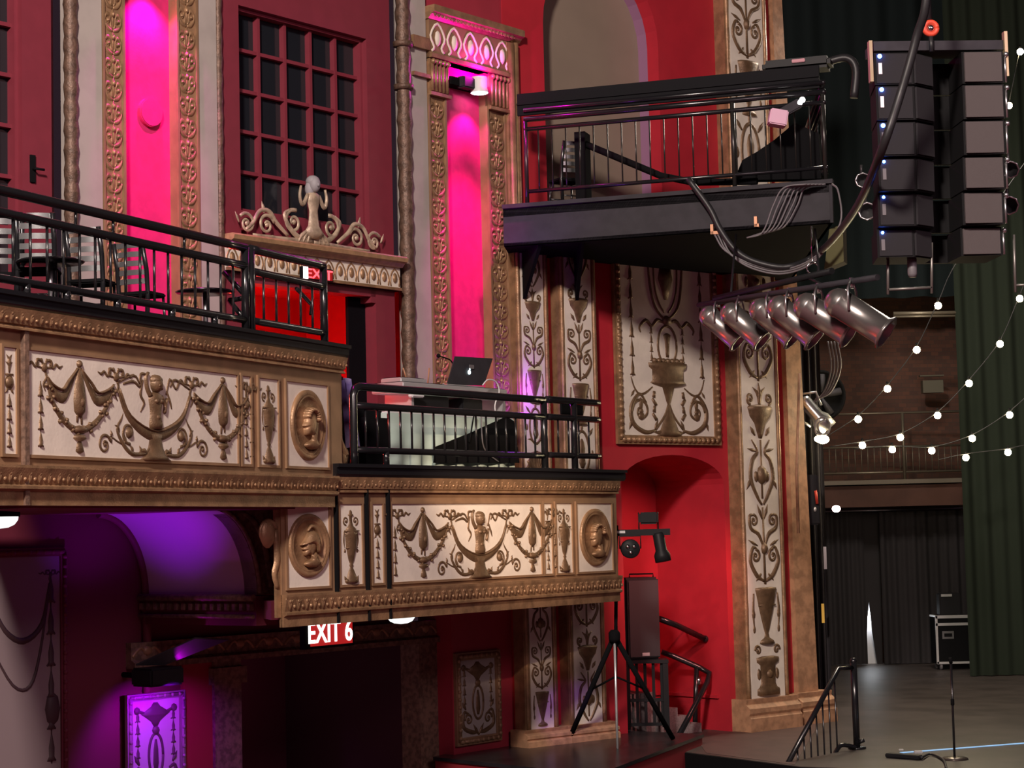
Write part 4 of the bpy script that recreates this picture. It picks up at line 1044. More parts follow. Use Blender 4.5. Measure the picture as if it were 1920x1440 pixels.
for px in (985, 1375, 1546):
    mb = MB(); u = GU(px, 300); mb.tube([FG.P(u, gt, -.05), FG.P(u, zrs[2][1], -.05)], .038, 8); build('post', mb, RAILM, th)
n = 21
for i in range(1, n):
    u = u0g+(u1g-u0g)*i/n; mb = MB(); mb.tube([FG.P(u, zrs[0][1], -.05), FG.P(u, zrs[1][1], -.05)], .013, 6); build('baluster', mb, RAILM, th)
for i in range(1, 10):
    p = eB + (eC-eB)*(i/10); mb = MB(); mb.tube([Vector((p.x, p.y, zrs[0][1])), Vector((p.x, p.y, zrs[1][1]))], .013, 6); build('baluster', mb, RAILM, th)
zb0, zb1 = GZ(990, 214), GZ(990, 173)
mb = MB(); mb.fbox(FG, GU(972), GU(1535, 150), zb0, zb1, -.12, -.06); mb.fbox(FG, GU(972), GU(1535, 150), (zb0+zb1)/2-.01, (zb0+zb1)/2+.02, -.07, -.03)
tag(build('gallery_sight_board', mb, mat('black_board', (.010, .010, .012), .7, spec=.1)), 'long black board fixed along the top of the gallery railing', 'board')

# ------------------------------------------------------------------ floors and stage shell
mb = MB(); s0 = at_z(1318, 1414, STZ); s1 = at_z(1500, 1437, STZ); s2 = at_z(2400, 1470, STZ)
back = [Vector((30, 75, 0)), Vector((2, 75, 0))]; gg = FV.P(VU(1160), 0, -2.5); g0 = FV.P(VU(1160), 0, .5)
mb.prism([s0, s1, s2] + back + [gg, g0], STZ-1.2, STZ)
fs = struct('floor', mb, FLOOR, 'dark stage floor')
mb = MB(); k_ = Vector((.01, -.05, 0)); k2 = Vector((-.05, -.02, 0)); mb.prism([g0+k2, s0+k2, s1+k_, s2+k_, s2, s1, s0, g0], STZ-1.2, STZ-.012); struct('trim_1', mb, BLACKM, 'black front face of the stage')
mb = MB(); e = .004
mb.prism([at_z(1324, 1412, STZ), at_z(1490, 1434, STZ), at_z(1548, 1338, STZ), at_z(1306, 1386, STZ)], STZ, STZ+.006)
struct('floor_apron', mb, APRON, 'brown apron boards in front of the edge column')
mb = MB(); mb.prism([Vector((-40, -10, 0)), Vector((40, -10, 0)), Vector((40, 60, 0)), Vector((-40, 60, 0))], -.3, .0); struct('floor_auditorium', mb, DKRED, 'auditorium floor far below the frame')
FS = Fr(1700, 56, 80)
mb = MB(); mb.fbox(FS, FS.u(1000), FS.u(2500), STZ, 24, -.3, 0); struct('wall_stage_back', mb, BRICK, 'dark brick back wall of the stage')
mb = MB(); mb.prism([Vector((-40, -6, 0)), Vector((40, -6, 0)), Vector((40, 60, 0)), Vector((-40, 60, 0))], 24, 24.3); struct('ceiling', mb, VOID, 'dark auditorium ceiling')
# ------------------------------------------------------------------ things in the house
def front(px, D): return Fr(px, D, 90)
# ---- chairs and tables on the upper balcony
SLAT = mat('grey_metal_slat', (.42, .43, .44), .25, .8)
def make_chair():
    th = thing('ladder_back_chair', 'x', 'chair', (0, 0, 0), None)
    for x in (-.2, .2):
        mb = MB(); mb.tube([(x*1.05, -.24, 0), (x, -.19, .45), (x, -.22, .72), (x*.97, -.32, 1.02)], .03, 8); build('back_post', mb, BLACK, th)
        mb = MB(); mb.tube([(x*1.05, .24, 0), (x, .2, .44)], .018, 8); build('leg', mb, BLACK, th)
    mb = MB(); mb.bbox((0, 0, .455), .46, .44, .05, .015); build('seat', mb, BLACKM, th)
    for i in range(5):
        z = .56+.1*i; y = -.20-.10*max(0, (z-.6)/.42)
        mb = MB(); mb.grid(lambda a, b: Vector((-.2+.4*a, y-.035*math.sin(PI*a), z+.06*b)), 8, 1); mb.grid(lambda a, b: Vector((-.2+.4*a, y+.012-.035*math.sin(PI*a), z+.06*b)), 8, 1); build('back_slat', mb, SLAT, th)
    mb = MB()
    for y in (-.22, .22): mb.tube([(-.2, y, .2), (.2, y, .2)], .01, 6)
    build('stretcher', mb, BLACK, th); return th
DECK = zA['lt']-.02
ch = make_chair()
for _c in ch.children:
    for _v in _c.data.vertices: _v.co.z *= 1.16; _v.co.x *= 1.08
def onA(px, o, py=520): p = FA.P(FA.u(px, py, o), DECK, o); return p
cspots = [(172, -1.1, -.15, 'black ladder back chair in front of the left cream strip on the upper balcony'),
          (264, -1.3, -.35, 'black ladder back chair with grey slats before the left-hand pink niche'),
          (72, -1.0, .1, 'dim ladder back chair below the wall latch at the left of the upper balcony'),
          (5, -1.6, .3, 'ladder back chair half cut off by the left edge of the photo')]
for i, (px, o, rz, lb) in enumerate(cspots):
    if i == 0: ch.location = onA(px, o); ch.rotation_euler = (0, 0, rz); ch['label'] = lb; c_ = ch
    else: c_ = dup(ch, onA(px, o), rz, lb)
    c_['group'] = 'ladder back chairs on the upper balcony'
for px, o, lb in ((95, -.75, 'low round black table behind the railing at far left of the upper balcony'), (385, -.8, 'low round black table near the railing corner post on the upper balcony')):
    p = onA(px, o, 560); th = thing('round_table', lb, 'table', p, 'round tables on the upper balcony')
    mb = MB(); mb.lathe(p, (0, 0, 1), [(0, .60), (.38, .60), (.4, .615), (.38, .63), (0, .63)], 28); build('tabletop', mb, BLACK, th)
    mb = MB(); mb.tube([p+Vector((0, 0, .02)), p+Vector((0, 0, .6))], .035, 10); build('column', mb, STEEL, th)
    mb = MB(); mb.lathe(p, (0, 0, 1), [(0, .05), (.1, .05), (.25, .015), (.25, 0), (0, 0)], 20); build('base', mb, STEEL, th)
# ---- laptop table in the box
DB = zB['lb']
FT = FB.shift(-1.0)
tz = FT.z(850, 778)
t0, t1 = FT.u(727, 780), FT.u(962, 780); dpt = .8
th = thing('draped_table', 'long table draped in pale green cloth behind the box railing', 'table', FT.P((t0+t1)/2, DB, -.4))
mb = MB(); mb.fbox(FT, t0, t1, tz-.04, tz, -dpt, 0); build('tabletop', mb, WHITE, th)
mb = MB()
def fold(a, b):
    u = t0+(t1-t0)*a; s = 1-b
    return FT.P(u, tz-.02-(tz-DB-.12)*b*(1-.06*math.sin(a*9)), .02+.05*b*math.sin(a*38)+.03*b*math.sin(a*17))
mb.grid(fold, 90, 8)
mb.grid(lambda a, b: FT.P(t0-.02-.04*b*math.sin(a*14), tz-.02-(tz-DB-.1)*b, -dpt*a), 14, 6); mb.grid(lambda a, b: FT.P(t1+.02+.1*b*math.sin(a*5), tz-.02-(tz-DB-.1)*b, -dpt*a), 14, 6)
build('tablecloth', mb, CLOTH, th)
for a in (t0+.1, t1-.1):
    for o2 in (-.1, -dpt+.1): mb = MB(); mb.tube([FT.P(a, DB, o2), FT.P(a, tz-.04, o2)], .02, 6); build('leg', mb, STEEL, th)
mb = MB(); q = [(815, 838), (880, 812), (948, 781), (962, 790), (972, 868), (812, 868)]
def pt(px, py, o): return FT.P(*FT.hit(px, py, o), o)
a_ = [FT.hit(x, y, .1) for x, y in q]; mb.ext(FT, a_, .10, .125); tag(build('black_drape', mb, BLACKM), 'black cloth hanging diagonally over the right half of the pale green tablecloth', 'cloth')
def tbox(name, px0, px1, y0, y1, o0, o1, mt, label=None, cat=None, th=None, b=.015):
    u0, u1 = FT.u(px0, y0, o1), FT.u(px1, y0, o1); z0, z1 = FT.z((px0+px1)/2, y1, o1), FT.z((px0+px1)/2, y0, o1)
    c = FT.P((u0+u1)/2, (z0+z1)/2, (o0+o1)/2)
    mb = MB(); mb.bbox(c, o1-o0, u1-u0, z1-z0, min(b, (z1-z0)*.3), rz=-math.atan2(FT.n.y*-1, FT.n.x) if False else math.atan2(FT.n.y, FT.n.x))
    o = build(name, mb, mt, th)
    if label: tag(o, label, cat)
    return o, (u0, u1, z0, z1)
BLK2 = mat('black_plastic', (.014, .014, .016), .5, spec=.2)
d1, e1 = tbox('equipment_case', 772, 842, 742, 776, -.6, -.1, BLK2, 'black rack unit on the table under the left part of the white console', 'case')
d2, e2 = tbox('equipment_case', 868, 905, 748, 776, -.6, -.1, BLK2, 'small dark rack unit on the table below the laptop', 'case')
d4, e4 = tbox('power_adapter', 774, 796, 738, 745, -.05, .05, WHITE) ; tag(d4, 'small white adapter lying on the left black rack unit', 'adapter')
con, ec = tbox('dj_console', 756, 951, 723, 742, -.65, 0, SILVER, 'long white and silver dj console raised above the draped table', 'console')
for i, px in enumerate((770, 942)):
    u = FT.u(px, 750, -.1); mb = MB(); mb.fbox(FT, u-.03, u+.03, tz, ec[2]+.01, -.6, -.06); build('stand_leg', mb, SILVER, con)
mb = MB(); mb.fbox(FT, ec[0]+.03, ec[1]-.03, ec[3], ec[3]+.012, -.6, -.04); build('control_surface', mb, BLK2, con)
for i in range(9):
    mb = MB(); mb.lathe(FT.P(ec[0]+.1+.2*i % (ec[1]-ec[0]-.15), ec[3]+.01, -.2-.12*(i % 3)), (0, 0, 1), [(0, .035), (.018, .035), (.02, 0)], 10); build('knob', mb, SILVER, con)
mx, em = tbox('mixer', 752, 800, 709, 723, -.5, -.08, SILVER, 'small silver mixer on the left end of the dj console', 'mixer')
mb = MB(); mb.fbox(FT, em[0]+.02, em[1]-.02, em[3], em[3]+.01, -.45, -.12); build('control_surface', mb, BLK2, mx)
for x, (ax, ay), (bx, by) in ((0, (766, 722), (756, 690)), (1, (802, 722), (805, 690))):
    mb = MB(); a = FT.P(*FT.hit(ax, ay, -.3), -.3); b = FT.P(*FT.hit(bx, by, -.3), -.3); mb.tube([a, b], .012, 6); build('antenna', mb, WOOD, mx)
# laptop
th = thing('laptop', 'open dark grey laptop with a small glowing emblem, on top of the dj console', 'laptop', FT.P(FT.u(880, 720, -.2), ec[3]+.01, -.2))
lz = ec[3]+.012
L = [FT.hit(x, y, -.15) for x, y in ((834, 722), (903, 723), (925, 672), (855, 668))]
mb = MB(); tilt = [0, 0, -.06, -.06]; vs = []
for k in (0, .02): vs += [FT.P(u, z, -.1+t-k) for (u, z), t in zip(L, tilt)]
mb.hexa(vs); build('screen_lid', mb, CHAR, th)
mb = MB(); mb.fbox(FT, L[0][0], L[1][0], lz, lz+.02, -.5, -.1); build('keyboard_base', mb, SILVER, th)
mb = MB(); cu, cz = FT.hit(882, 698, -.09); R = Rel(mb, FT, cu, cz, 1, -.108+.0)
R.F = FT; mb.lathe(FT.P(cu, cz, -.118), FT.n, [(0, .012), (.035, .012), (.035, 0)], 16); mb.ell(FT.P(cu+.012, cz+.05, -.11), .012, .012, .02)
build('glowing_emblem', mb, mat('screen_emblem', (.9, 1, 1), .4, emit=(.7, .95, 1), estr=2.5), th)
mb = MB(); cu, cz = FT.hit(886, 688, -.1); mb.fbox(FT, cu-.06, cu+.06, cz-.03, cz+.035, -.125, -.112); build('grey_sticker', mb, GCABLE, th)
mb = MB(); P = [FT.P(*FT.hit(x, y, -.3), -.3) for x, y in ((858, 716), (852, 690), (845, 676), (834, 671), (822, 667))]; mb.tube(crom(P, 4), .012, 6); mb.ell(P[-1], .035); tag(build('gooseneck_lamp', mb, BLACKM), 'small black gooseneck lamp behind the laptop lid', 'lamp')
# cables by the console
for i, (pts, lb) in enumerate(([( [(905, 722), (915, 712), (930, 716), (936, 735), (928, 760), (932, 790)] ), 'white cable loop hanging off the right end of the console'], [[(890, 770), (885, 800), (880, 830)], 'thin dark cable down the front of the tablecloth'], [[(902, 775), (905, 830), (915, 850), (935, 866)], 'grey cable hanging under the right half of the table'])):
    mb = MB(); mb.tube(crom([FT.P(*FT.hit(x, y, .15), .15) for x, y in pts], 5), .012, 6); tag(build('hanging_cable', mb, (WHITE, BLACKM, GCABLE)[i]), lb, 'cable')
# covered case left of the table
mb = MB(); u0, u1 = FT.u(676, 800), FT.u(738, 800); mb.bbox(FT.P((u0+u1)/2, (DB+FT.z(700, 768))/2, -.3), .6, u1-u0, FT.z(700, 768)-DB, .12, rz=math.atan2(FT.n.y, FT.n.x))
tag(build('covered_case', mb, BLACKM), 'rounded black covered case left of the draped table', 'case')
# garment hanging behind the upper balcony end
FH = FB.shift(-.7)
mb = MB(); hu, hz = FH.hit(650, 708)
mb.grid(lambda a, b: FH.P(hu-.14+.06*b+(.26+.10*b)*a, hz-1.0*b-.1*abs(a-.5), .05*math.sin(a*11)+.03*b), 20, 8)
mb.grid(lambda a, b: FH.P(hu-.14+.06*b+(.26+.10*b)*a, hz-1.0*b-.1*abs(a-.5), -.12+.05*math.sin(a*11)), 20, 8)
th = build('hanging_garment', mb, mat('lilac_fabric', (.45, .40, .62), .8, col2=(.10, .07, .22), vscale=1.6)); tag(th, 'lilac and dark blue garment hanging beside the end of the upper balcony', 'garment')
mb = MB(); mb.tube([FH.P(hu, DB, -.1), FH.P(hu, hz+.02, -.1)], .02, 6); build('stand_pole', mb, BLACKM, th)

# ---- dome lamps and exit sign under the balconies
def dome(F, px, py, r, label, o):
    u, z = F.hit(px, py, o); th = thing('dome_lamp', label, 'lamp', F.P(u, z-.1, o))
    mb = MB(); c = F.P(u, z, o); mb.lathe(c, (0, 0, -1), [(r, 0), (r*.97, r*.25), (r*.8, r*.48), (r*.5, r*.62), (0, r*.68)], 24); build('glass_dome', mb, LAMPW, th)
    mb = MB(); mb.lathe(c, (0, 0, 1), [(r*1.08, -.02), (r*1.08, .03), (0, .05)], 24); build('ceiling_rim', mb, BLACKM, th)
dome(FB, 752, 1152, .21, 'glowing white dome lamp under the box front', -.5)
dome(FA, -4, 966, .22, 'glowing white dome lamp under the upper balcony at the left edge', -.4)
FX = FB.shift(-1.4)
x0, x1 = FX.u(573, 1185), FX.u(662, 1185)
xs = thing('exit_sign', 'lit sign reading EXIT 6 in white letters with red glow under the box', 'sign', FX.P((x0+x1)/2, FX.z(615, 1208), 0))
z0, z1 = FX.z(615, 1212), FX.z(615, 1158)
mb = MB(); mb.fbox(FX, x0-.02, x1+.02, z0-.02, z1+.02, -.1, 0); build('sign_box', mb, BLACKM, xs)
mb = MB(); mb.fbox(FX, x0+.1, x1-.02, z0+.02, z1-.02, 0, .006); build('sign_face', mb, mat('sign_dim_red_face', (.3, .01, .01), .5, emit=(1, .03, .03), estr=.35), xs)
mbt = text_mb('EXIT 6', FX, 0, 0, .3, 0, .004); us = [(v-FX.p).dot(FX.d) for v in mbt.v]; w = max(us)-min(us)
mbt = text_mb('EXIT 6', FX, x0+.03, z0+.07, (z1-z0)*.72, .01, .004, sx=(x1-x0-.08)/w/((z1-z0)*.72/.3)*1.0); build('sign_letters', mbt, SIGNW, xs)

# ---- floodlight lighting the left panel
fu, fz = FL.hit(300, 1268, .8)
th = thing('floodlight', 'black floodlight fixture above the violet lit panel', 'spotlight', FL.P(fu, fz-.1, .8))
c = FL.P(fu, fz, .75)
mb = MB(); mb.bbox(c, .45, .62, .26, .03, rz=math.atan2(FL.n.y, FL.n.x)); build('housing', mb, BLK2, th)
mb = MB(); mb.add([c+Vector((.1, 0, .15)), c+Vector((1.0, .1, .48)), c+Vector((.55, -.1, .52)), c+Vector((-.3, -.05, .16)), c+Vector((.1, 0, .17)), c+Vector((1.0, .1, .50)), c+Vector((.55, -.1, .54)), c+Vector((-.3, -.05, .18))], [(0, 1, 2, 3), (4, 5, 6, 7), (0, 1, 5, 4), (1, 2, 6, 5), (2, 3, 7, 6), (3, 0, 4, 7)]); build('barn_door', mb, CHAR, th)
mb = MB(); mb.tube([c-FL.n*.2, FL.P(fu, fz, .0)], .04, 8); build('wall_arm', mb, BLACKM, th)
cFl = c

# ---- platform with red riser
PLZ = STZ+.2
pq = [at_z(1320, 1376, PLZ), at_z(1120, 1452, PLZ), at_z(812, 1419, PLZ), at_z(955, 1386, PLZ), at_z(1120, 1368, PLZ)]
th = thing('stage_platform', 'low black topped platform with red riser below the pilasters', 'platform', (pq[1].x, pq[1].y, .0))
mb = MB(); mb.prism(pq, PLZ-.06, PLZ); build('platform_top', mb, PLATF, th)
ctr = sum(pq, Vector((0, 0, 0)))/5; pr = [ctr+(p-ctr)*.985 for p in pq]
mb = MB(); mb.prism(pr, 0, PLZ-.06); build('riser', mb, mat('dull_red_riser', (.28, .02, .03), .6), th)

# ---- loudspeaker, slatted stand, tripod and light bar
bp = at_z(1212, 1366, PLZ); FPn = front(1212, bp.y)
def fz_(px, py): return FPn.z(px, py)
def fx_(px, py=1200): return FPn.u(px, py)
s0z, s1z = fz_(1212, 1236), fz_(1212, 1082)
th = thing('loudspeaker', 'large black loudspeaker with small pale badge, on the slatted stand before the red arch', 'loudspeaker', (bp.x, bp.y, s0z))
cx = (fx_(1150)+fx_(1241))/2; cc = FPn.P(cx, (s0z+s1z)/2, 0)
mb = MB(); mb.bbox(cc, .70, .56, s1z-s0z, .04, rz=.35); build('cabinet', mb, BLK2, th)
Mz = Matrix.Rotation(.35, 3, 'Z')
mb = MB(); mb.bbox(cc+Mz @ Vector((.02, -.285, 0)), .62, .03, (s1z-s0z)*.93, .012, rz=.35); build('front_grille', mb, mat('black_grille', (.022, .022, .024), .6), th)
mb = MB(); mb.bbox(cc+Mz @ Vector((.03, -.305, -(s1z-s0z)*.43)), .15, .012, .06, .004, rz=.35); build('badge', mb, SILVER, th)
mb = MB(); a = cc+Vector((-.12, 0, (s1z-s0z)/2)); mb.tube([a, a+Vector((0, 0, .06)), a+Vector((.45, .05, .06)), a+Vector((.45, .05, 0))], .015, 6); build('top_handle', mb, BLACKM, th)
th = thing('slatted_stand', 'black slatted stand under the large loudspeaker', 'stand', (bp.x, bp.y, PLZ))
x0, x1 = fx_(1168, 1300), fx_(1250, 1300); tz_ = s0z-.0
mb = MB(); mb.fbox(FPn, x0-.03, x1+.03, tz_-.06, tz_, -.3, .3); build('top_board', mb, BLK2, th)
for x in (x0, x1-.07):
    for o2 in (-.28, .2): mb = MB(); mb.fbox(FPn, x-.01, x+.09, PLZ, tz_-.06, o2, o2+.09); build('leg', mb, BLK2, th)
for i in range(5): x = x0+.1+(x1-x0-.2)*i/4; mb = MB(); mb.fbox(FPn, x-.028, x+.028, PLZ+.1, tz_-.06, .2, .23); build('slat', mb, BLK2, th)
for zz in (PLZ+.1, PLZ+.55): mb = MB(); mb.fbox(FPn, x0, x1, zz-.03, zz+.03, .21, .25); build('cross_rail', mb, BLK2, th)
tp = at_z(1157, 1402, PLZ); FQ = front(1157, tp.y)
th = thing('tripod_stand', 'black lighting tripod with one leg catching white light, at the right end of the box', 'stand', (tp.x, tp.y, PLZ))
hub = FQ.P(*FQ.hit(1152, 1192), 0)
hub2 = hub
mb = MB(); mb.tube([hub-Vector((0, 0, .7)), FQ.P(*FQ.hit(1156, 985), -.0)], .03, 10); build('pole', mb, BLACKM, th)
mb = MB(); mb.lathe(hub-Vector((0, 0, .1)), (0, 0, 1), [(0, 0), (.09, 0), (.1, .05), (.1, .15), (.06, .2), (0, .2)], 14); build('hub', mb, BLACKM, th)
mb = MB(); mb.tube([hub, tp+Vector((0, -.15, .0))], .022, 8); build('leg', mb, SILVER, th)  # leg coloured silver to show white light falling on it
l1 = at_z(1066, 1392, PLZ); l2 = at_z(1262, 1388, PLZ)
for l_ in (l1, l2): mb = MB(); mb.tube([hub, l_+Vector((0, 0, .03))], .045, 8); mb.tube([hub-Vector((0, 0, .7)), hub.lerp(l_, .5)], .018, 6); build('leg', mb, BLACKM, th)
th = thing('light_bar', 'black bar carrying small disco lights on the tripod before the red arch', 'light', FQ.P(*FQ.hit(1200, 1040), 0))
q = lambda px, py, o=0.: FQ.P(*FQ.hit(px, py, o), o)
mb = MB(); a, b = FQ.hit(1128, 1006), FQ.hit(1256, 991); mb.fbox(FQ, a[0], b[0], a[1]-.0, b[1], -.05, .05); build('crossbar', mb, BLK2, th)
mb = MB(); a, b = FQ.hit(1156, 1000, .06), FQ.hit(1172, 995, .06); mb.fbox(FQ, a[0], b[0], a[1], b[1], .05, .056); build('bar_label', mb, SILVER, th)
mb = MB(); a, b = FQ.hit(1198, 983), FQ.hit(1233, 960); mb.bbox(FQ.P((a[0]+b[0])/2, (a[1]+b[1])/2, .05), b[0]-a[0], .15, (b[1]-a[1]), .03)
mb.tube([FQ.P(a[0], b[1], 0), FQ.P(a[0], a[1]-.12, 0)], .012, 6); mb.tube([FQ.P(b[0], b[1], 0), FQ.P(b[0], a[1]-.12, 0)], .012, 6); build('strobe_head', mb, BLK2, th)
mb = MB(); c = q(1182, 1029, .1); mb.lathe(c+Vector((0, .2, 0)), (0, -1, 0), [(0, 0), (.13, 0), (.165, .05), (.165, .25), (.15, .27), (0, .26)], 20); mb.tube([c+Vector((-.18, 0, 0)), c+Vector((-.18, 0, .22)), c+Vector((.18, 0, .22)), c+Vector((.18, 0, 0))], .012, 6); bd = build('derby_head', mb, BLK2, th)
for dx, dz in ((-.05, .04), (.06, .04), (0, -.06)): mb = MB(); mb.ell(c+Vector((dx, -.07, dz)), .04); build('lens', mb, CHROME, bd)
mb = MB(); c = q(1238, 1032, 0); M_ = Matrix.Rotation(.5, 3, 'X') @ Matrix.Rotation(.35, 3, 'Y')
mb.lathe(c+Vector((-.03, 0, .3)), (.15, -.1, -1), [(0, 0), (.09, 0), (.1, .03), (.1, .3), (.14, .38), (.14, .5), (0, .5)], 16); build('par_head', mb, BLK2, th)
# ---- handrails at the arch steps
FVr = FV.shift(.1)
def vpt(F, px, py, o=0.): u, z = F.hit(px, py, o); return F.P(u, z, o)
mb = MB(); mb.tube([vpt(FV, 1236, 1160, -.6), vpt(FV, 1268, 1172, -.6), vpt(FV, 1322, 1198, -.6)], .06, 8); mb.ell(vpt(FV, 1322, 1198, -.6), .07); mb.tube([vpt(FV, 1285, 1180, -.6), vpt(FV, 1285, 1180, -1.85)], .02, 6)
tag(build('stair_handrail', mb, BLACK), 'upper black handrail sloping down inside the red arch', 'handrail')
th = thing('stair_railing', 'black stair railing bent around the right of the platform with a short post', 'railing', at_z(1300, 1372, STZ))
FR = front(1300, at_z(1306, 1370, STZ).y)
mb = MB(); pts = [vpt(FR, 1240, 1222, 0), vpt(FR, 1262, 1230, 0), vpt(FR, 1312, 1252, 0), vpt(FR, 1330, 1262, .05), vpt(FR, 1326, 1280, .15)]
e_ = at_z(1232, 1452, STZ-.3); pts += [pts[-1].lerp(vpt(FR, 1237, 1446, 2.6), 1.0)]
mb.tube(pts, .055, 8); build('rail', mb, BLACK, th)
mb = MB(); mb.tube([vpt(FR, 1306, 1252), vpt(FR, 1303, 1370)], .05, 8); build('post', mb, BLACK, th)
mb = MB(); mb.tube([vpt(FR, 1308, 1270), vpt(FR, 1312, 1283)], .056, 8); build('chrome_collar', mb, CHROME, th, label='chrome collar')
# ---- stuff on the lighting gallery
p = FG.P(GU(1440, 130), zb1, -.3)
th = thing('moving_light', 'dark lighting fixture lying on top of the gallery board', 'light', p)
mb = MB(); mb.bbox(p+Vector((.45, 0, .1)), 1.15, .5, .2, .06, rz=-.3); build('body', mb, BLK2, th)
mb = MB(); mb.bbox(p+Vector((.42, -.28, .13)), .22, .02, .06, .008, rz=-.3); build('pink_label', mb, mat('pink_label', (.5, .2, .25), .5), th)
mb = MB(); mb.tube(crom([p+Vector((.9, 0, .15)), p+Vector((1.25, -.1, .2)), p+Vector((1.4, -.15, 0)), p+Vector((1.35, -.15, -.5))], 5), .07, 8); build('cable_bundle', mb, CABLE, th)
fl = FG.P(*FG.hit(1465, 222, .15), .15)
th = thing('gallery_floodlight', 'white floodlight with a pink gel and bright lamp clamped to the gallery railing', 'spotlight', fl)
Mf = Matrix.Rotation(-.15, 3, 'Z') @ Matrix.Rotation(.55, 3, 'Y') 
Mf = Matrix.Rotation(-.5, 3, 'Y')
mb = MB(); mb.bbox(fl+Vector((-.06, 0, -.0)), .30, .3, .26, .02, M=Matrix.Rotation(.2, 3, 'Y')); build('gel_box', mb, mat('pink_gel', (.75, .45, .60), .5), th)
mb = MB(); mb.bbox(fl+Vector((.1, .02, .13)), .5, .22, .16, .02, M=Mf); build('lamp_body', mb, CHAR, th)
for k in (0, 1): mb = MB(); mb.ell(fl+Vector((.30+.05*k, -.06, .24+.05*k)), .05); build('lamp_bulb', mb, mat('bright_lamp', (1, 1, 1), .3, emit=(1, .95, .9), estr=6) if k == 0 else bpy.data.materials['bright_lamp'], th)
# stacked chair behind the gallery rail
def onG(px, o): return FG.P(GU(px, 330, o), gt, o)
mb = MB(); a0, a1 = FG.hit(1080, 383, -.6), FG.hit(1096, 246, -.6); mb.fbox(FG, a0[0], a1[0], gt, a1[1], -.95, -.6); tag(build('black_case', mb, BLACKM), 'tall narrow black case on the lighting gallery beside the chair', 'case')
c5 = dup(ch, onG(1062, -.9), .5, 'black ladder back chair standing on the lighting gallery behind its left balusters')
mb = MB(); mb.tube([vpt(FG, 1092, 268, -.7), vpt(FG, 1240, 330, -.5), vpt(FG, 1300, 342, -.4), vpt(FG, 1420, 340, -.3)], .06, 8); tag(build('black_pipe', mb, BLACKM), 'black pipe slanting down behind the gallery balusters', 'pipe')
mb = MB(); a = [FG.hit(x, y, -.5) for x, y in ((1376, 338), (1392, 300), (1420, 284), (1452, 262), (1490, 230), (1535, 250), (1540, 335))]; mb.ext(FG, a, -.75, -.5); tag(build('covered_equipment', mb, BLACKM), 'black cloth covered equipment behind the right gallery balusters', 'equipment')
for x0_, x1_, y, lb in ((1333, 1352, 432, 'small copper coloured clamp on the lower edge of the gallery beam, left one'), (1415, 1423, 418, 'small copper coloured clamp on the gallery beam, right one')):
    mb = MB(); u0, z0 = FG.hit(x0_, y+8, .06); u1, z1 = FG.hit(x1_, y-12, .06); mb.fbox(FG, u0, u0+.05, z0, z1, 0, .1); mb.fbox(FG, u0, u1, z0, z0+.05, 0, .1); tag(build('pipe_clamp', mb, mat('copper_clamp', (.5, .25, .15), .4, .5)), lb, 'clamp')
def cable(pts, r, mt, label, n=6, cat='cable', name='cable'):
    mb = MB(); mb.tube(crom(pts, n), r, 7); return tag(build(name, mb, mt), label, cat)
g = lambda px, py, o=.15: vpt(FG, px, py, o)
cable([g(1290, 335), g(1330, 390), g(1350, 430), g(1380, 470), g(1420, 492), g(1480, 500), g(1540, 470, .3), at(1602, 395, 26), at(1648, 295, 23.3), at(1690, 170, 23.1), at(1718, 70, 23), at(1738, -20, 22.8), at(1742, -300, 22.8)], .055, CABLE, 'thick black cable swag from the gallery up towards the hanging speakers')
for i in range(6):
    o = .1+.05*i
    cable([g(1548-i*7, 345, o), g(1510-i*8, 352, o), g(1495-i*9, 385, o), g(1470-i*8, 425+i*2, o), g(1430-i*6, 436+i*2, o)], .014, GCABLE, ['grey cable looped over the gallery beam, outermost strand', 'grey cable looped over the gallery beam, second strand from the right', 'grey cable looped over the gallery beam, third strand from the right', 'grey cable looped over the gallery beam, fourth strand from the right', 'grey cable looped over the gallery beam, fifth strand from the right', 'grey cable looped over the gallery beam, leftmost strand'][i]) ['group'] = 'grey cables looped over the gallery beam'
for i in range(3):
    cable([g(1340+6*i, 440), g(1360+5*i, 470+3*i), g(1410, 495+4*i), g(1470, 505+4*i), g(1530, 480+4*i, .3), g(1575, 420, .4), g(1572, 360, .3), g(1560, 345, .2)], .016, GCABLE, ['grey cable sagging under the gallery, upper strand', 'grey cable sagging under the gallery, middle strand', 'grey cable sagging under the gallery, lowest strand'][i])
mb = MB(); a = [FG.hit(x, y, -.2) for x, y in ((1555, 430), (1580, 420), (1582, 490), (1545, 505))]; mb.ext(FG, a, -.6, -.2); tag(build('olive_cloth', mb, mat('olive_cloth', (.09, .085, .03), .8)), 'olive cloth hanging under the right corner of the gallery', 'cloth')
# ---- pipe with six par cans
pA, pB = at(1638, 521, 27.0), at(1310, 572, 31.5)
dirp = (pB-pA).normalized()
mb = MB(); mb.tube([pA-dirp*.1, pB], .045, 10); tag(build('lighting_pipe', mb, CHAR), 'horizontal pipe carrying six polished par lights under the gallery', 'pipe')
p2 = [at(1560, 508, 28), at(1340, 560, 31)]
mb = MB(); mb.tube(p2, .05, 8); mb.tube([p2[0].lerp(p2[1], .1), g(1528, 430, 0)], .02, 6); mb.tube([p2[0].lerp(p2[1], .85), g(1380, 440, 0)], .02, 6); mb.tube([p2[0].lerp(p2[1], .2), pA.lerp(pB, .25)], .02, 6); mb.tube([p2[0].lerp(p2[1], .8), pA.lerp(pB, .8)], .02, 6)
tag(build('hanger_pipe', mb, BLK2), 'upper hanger pipe between the gallery and the par light pipe', 'pipe')
mb = MB(); r_ = Matrix.Identity(3); cc_ = at(1524, 503, 29.8)
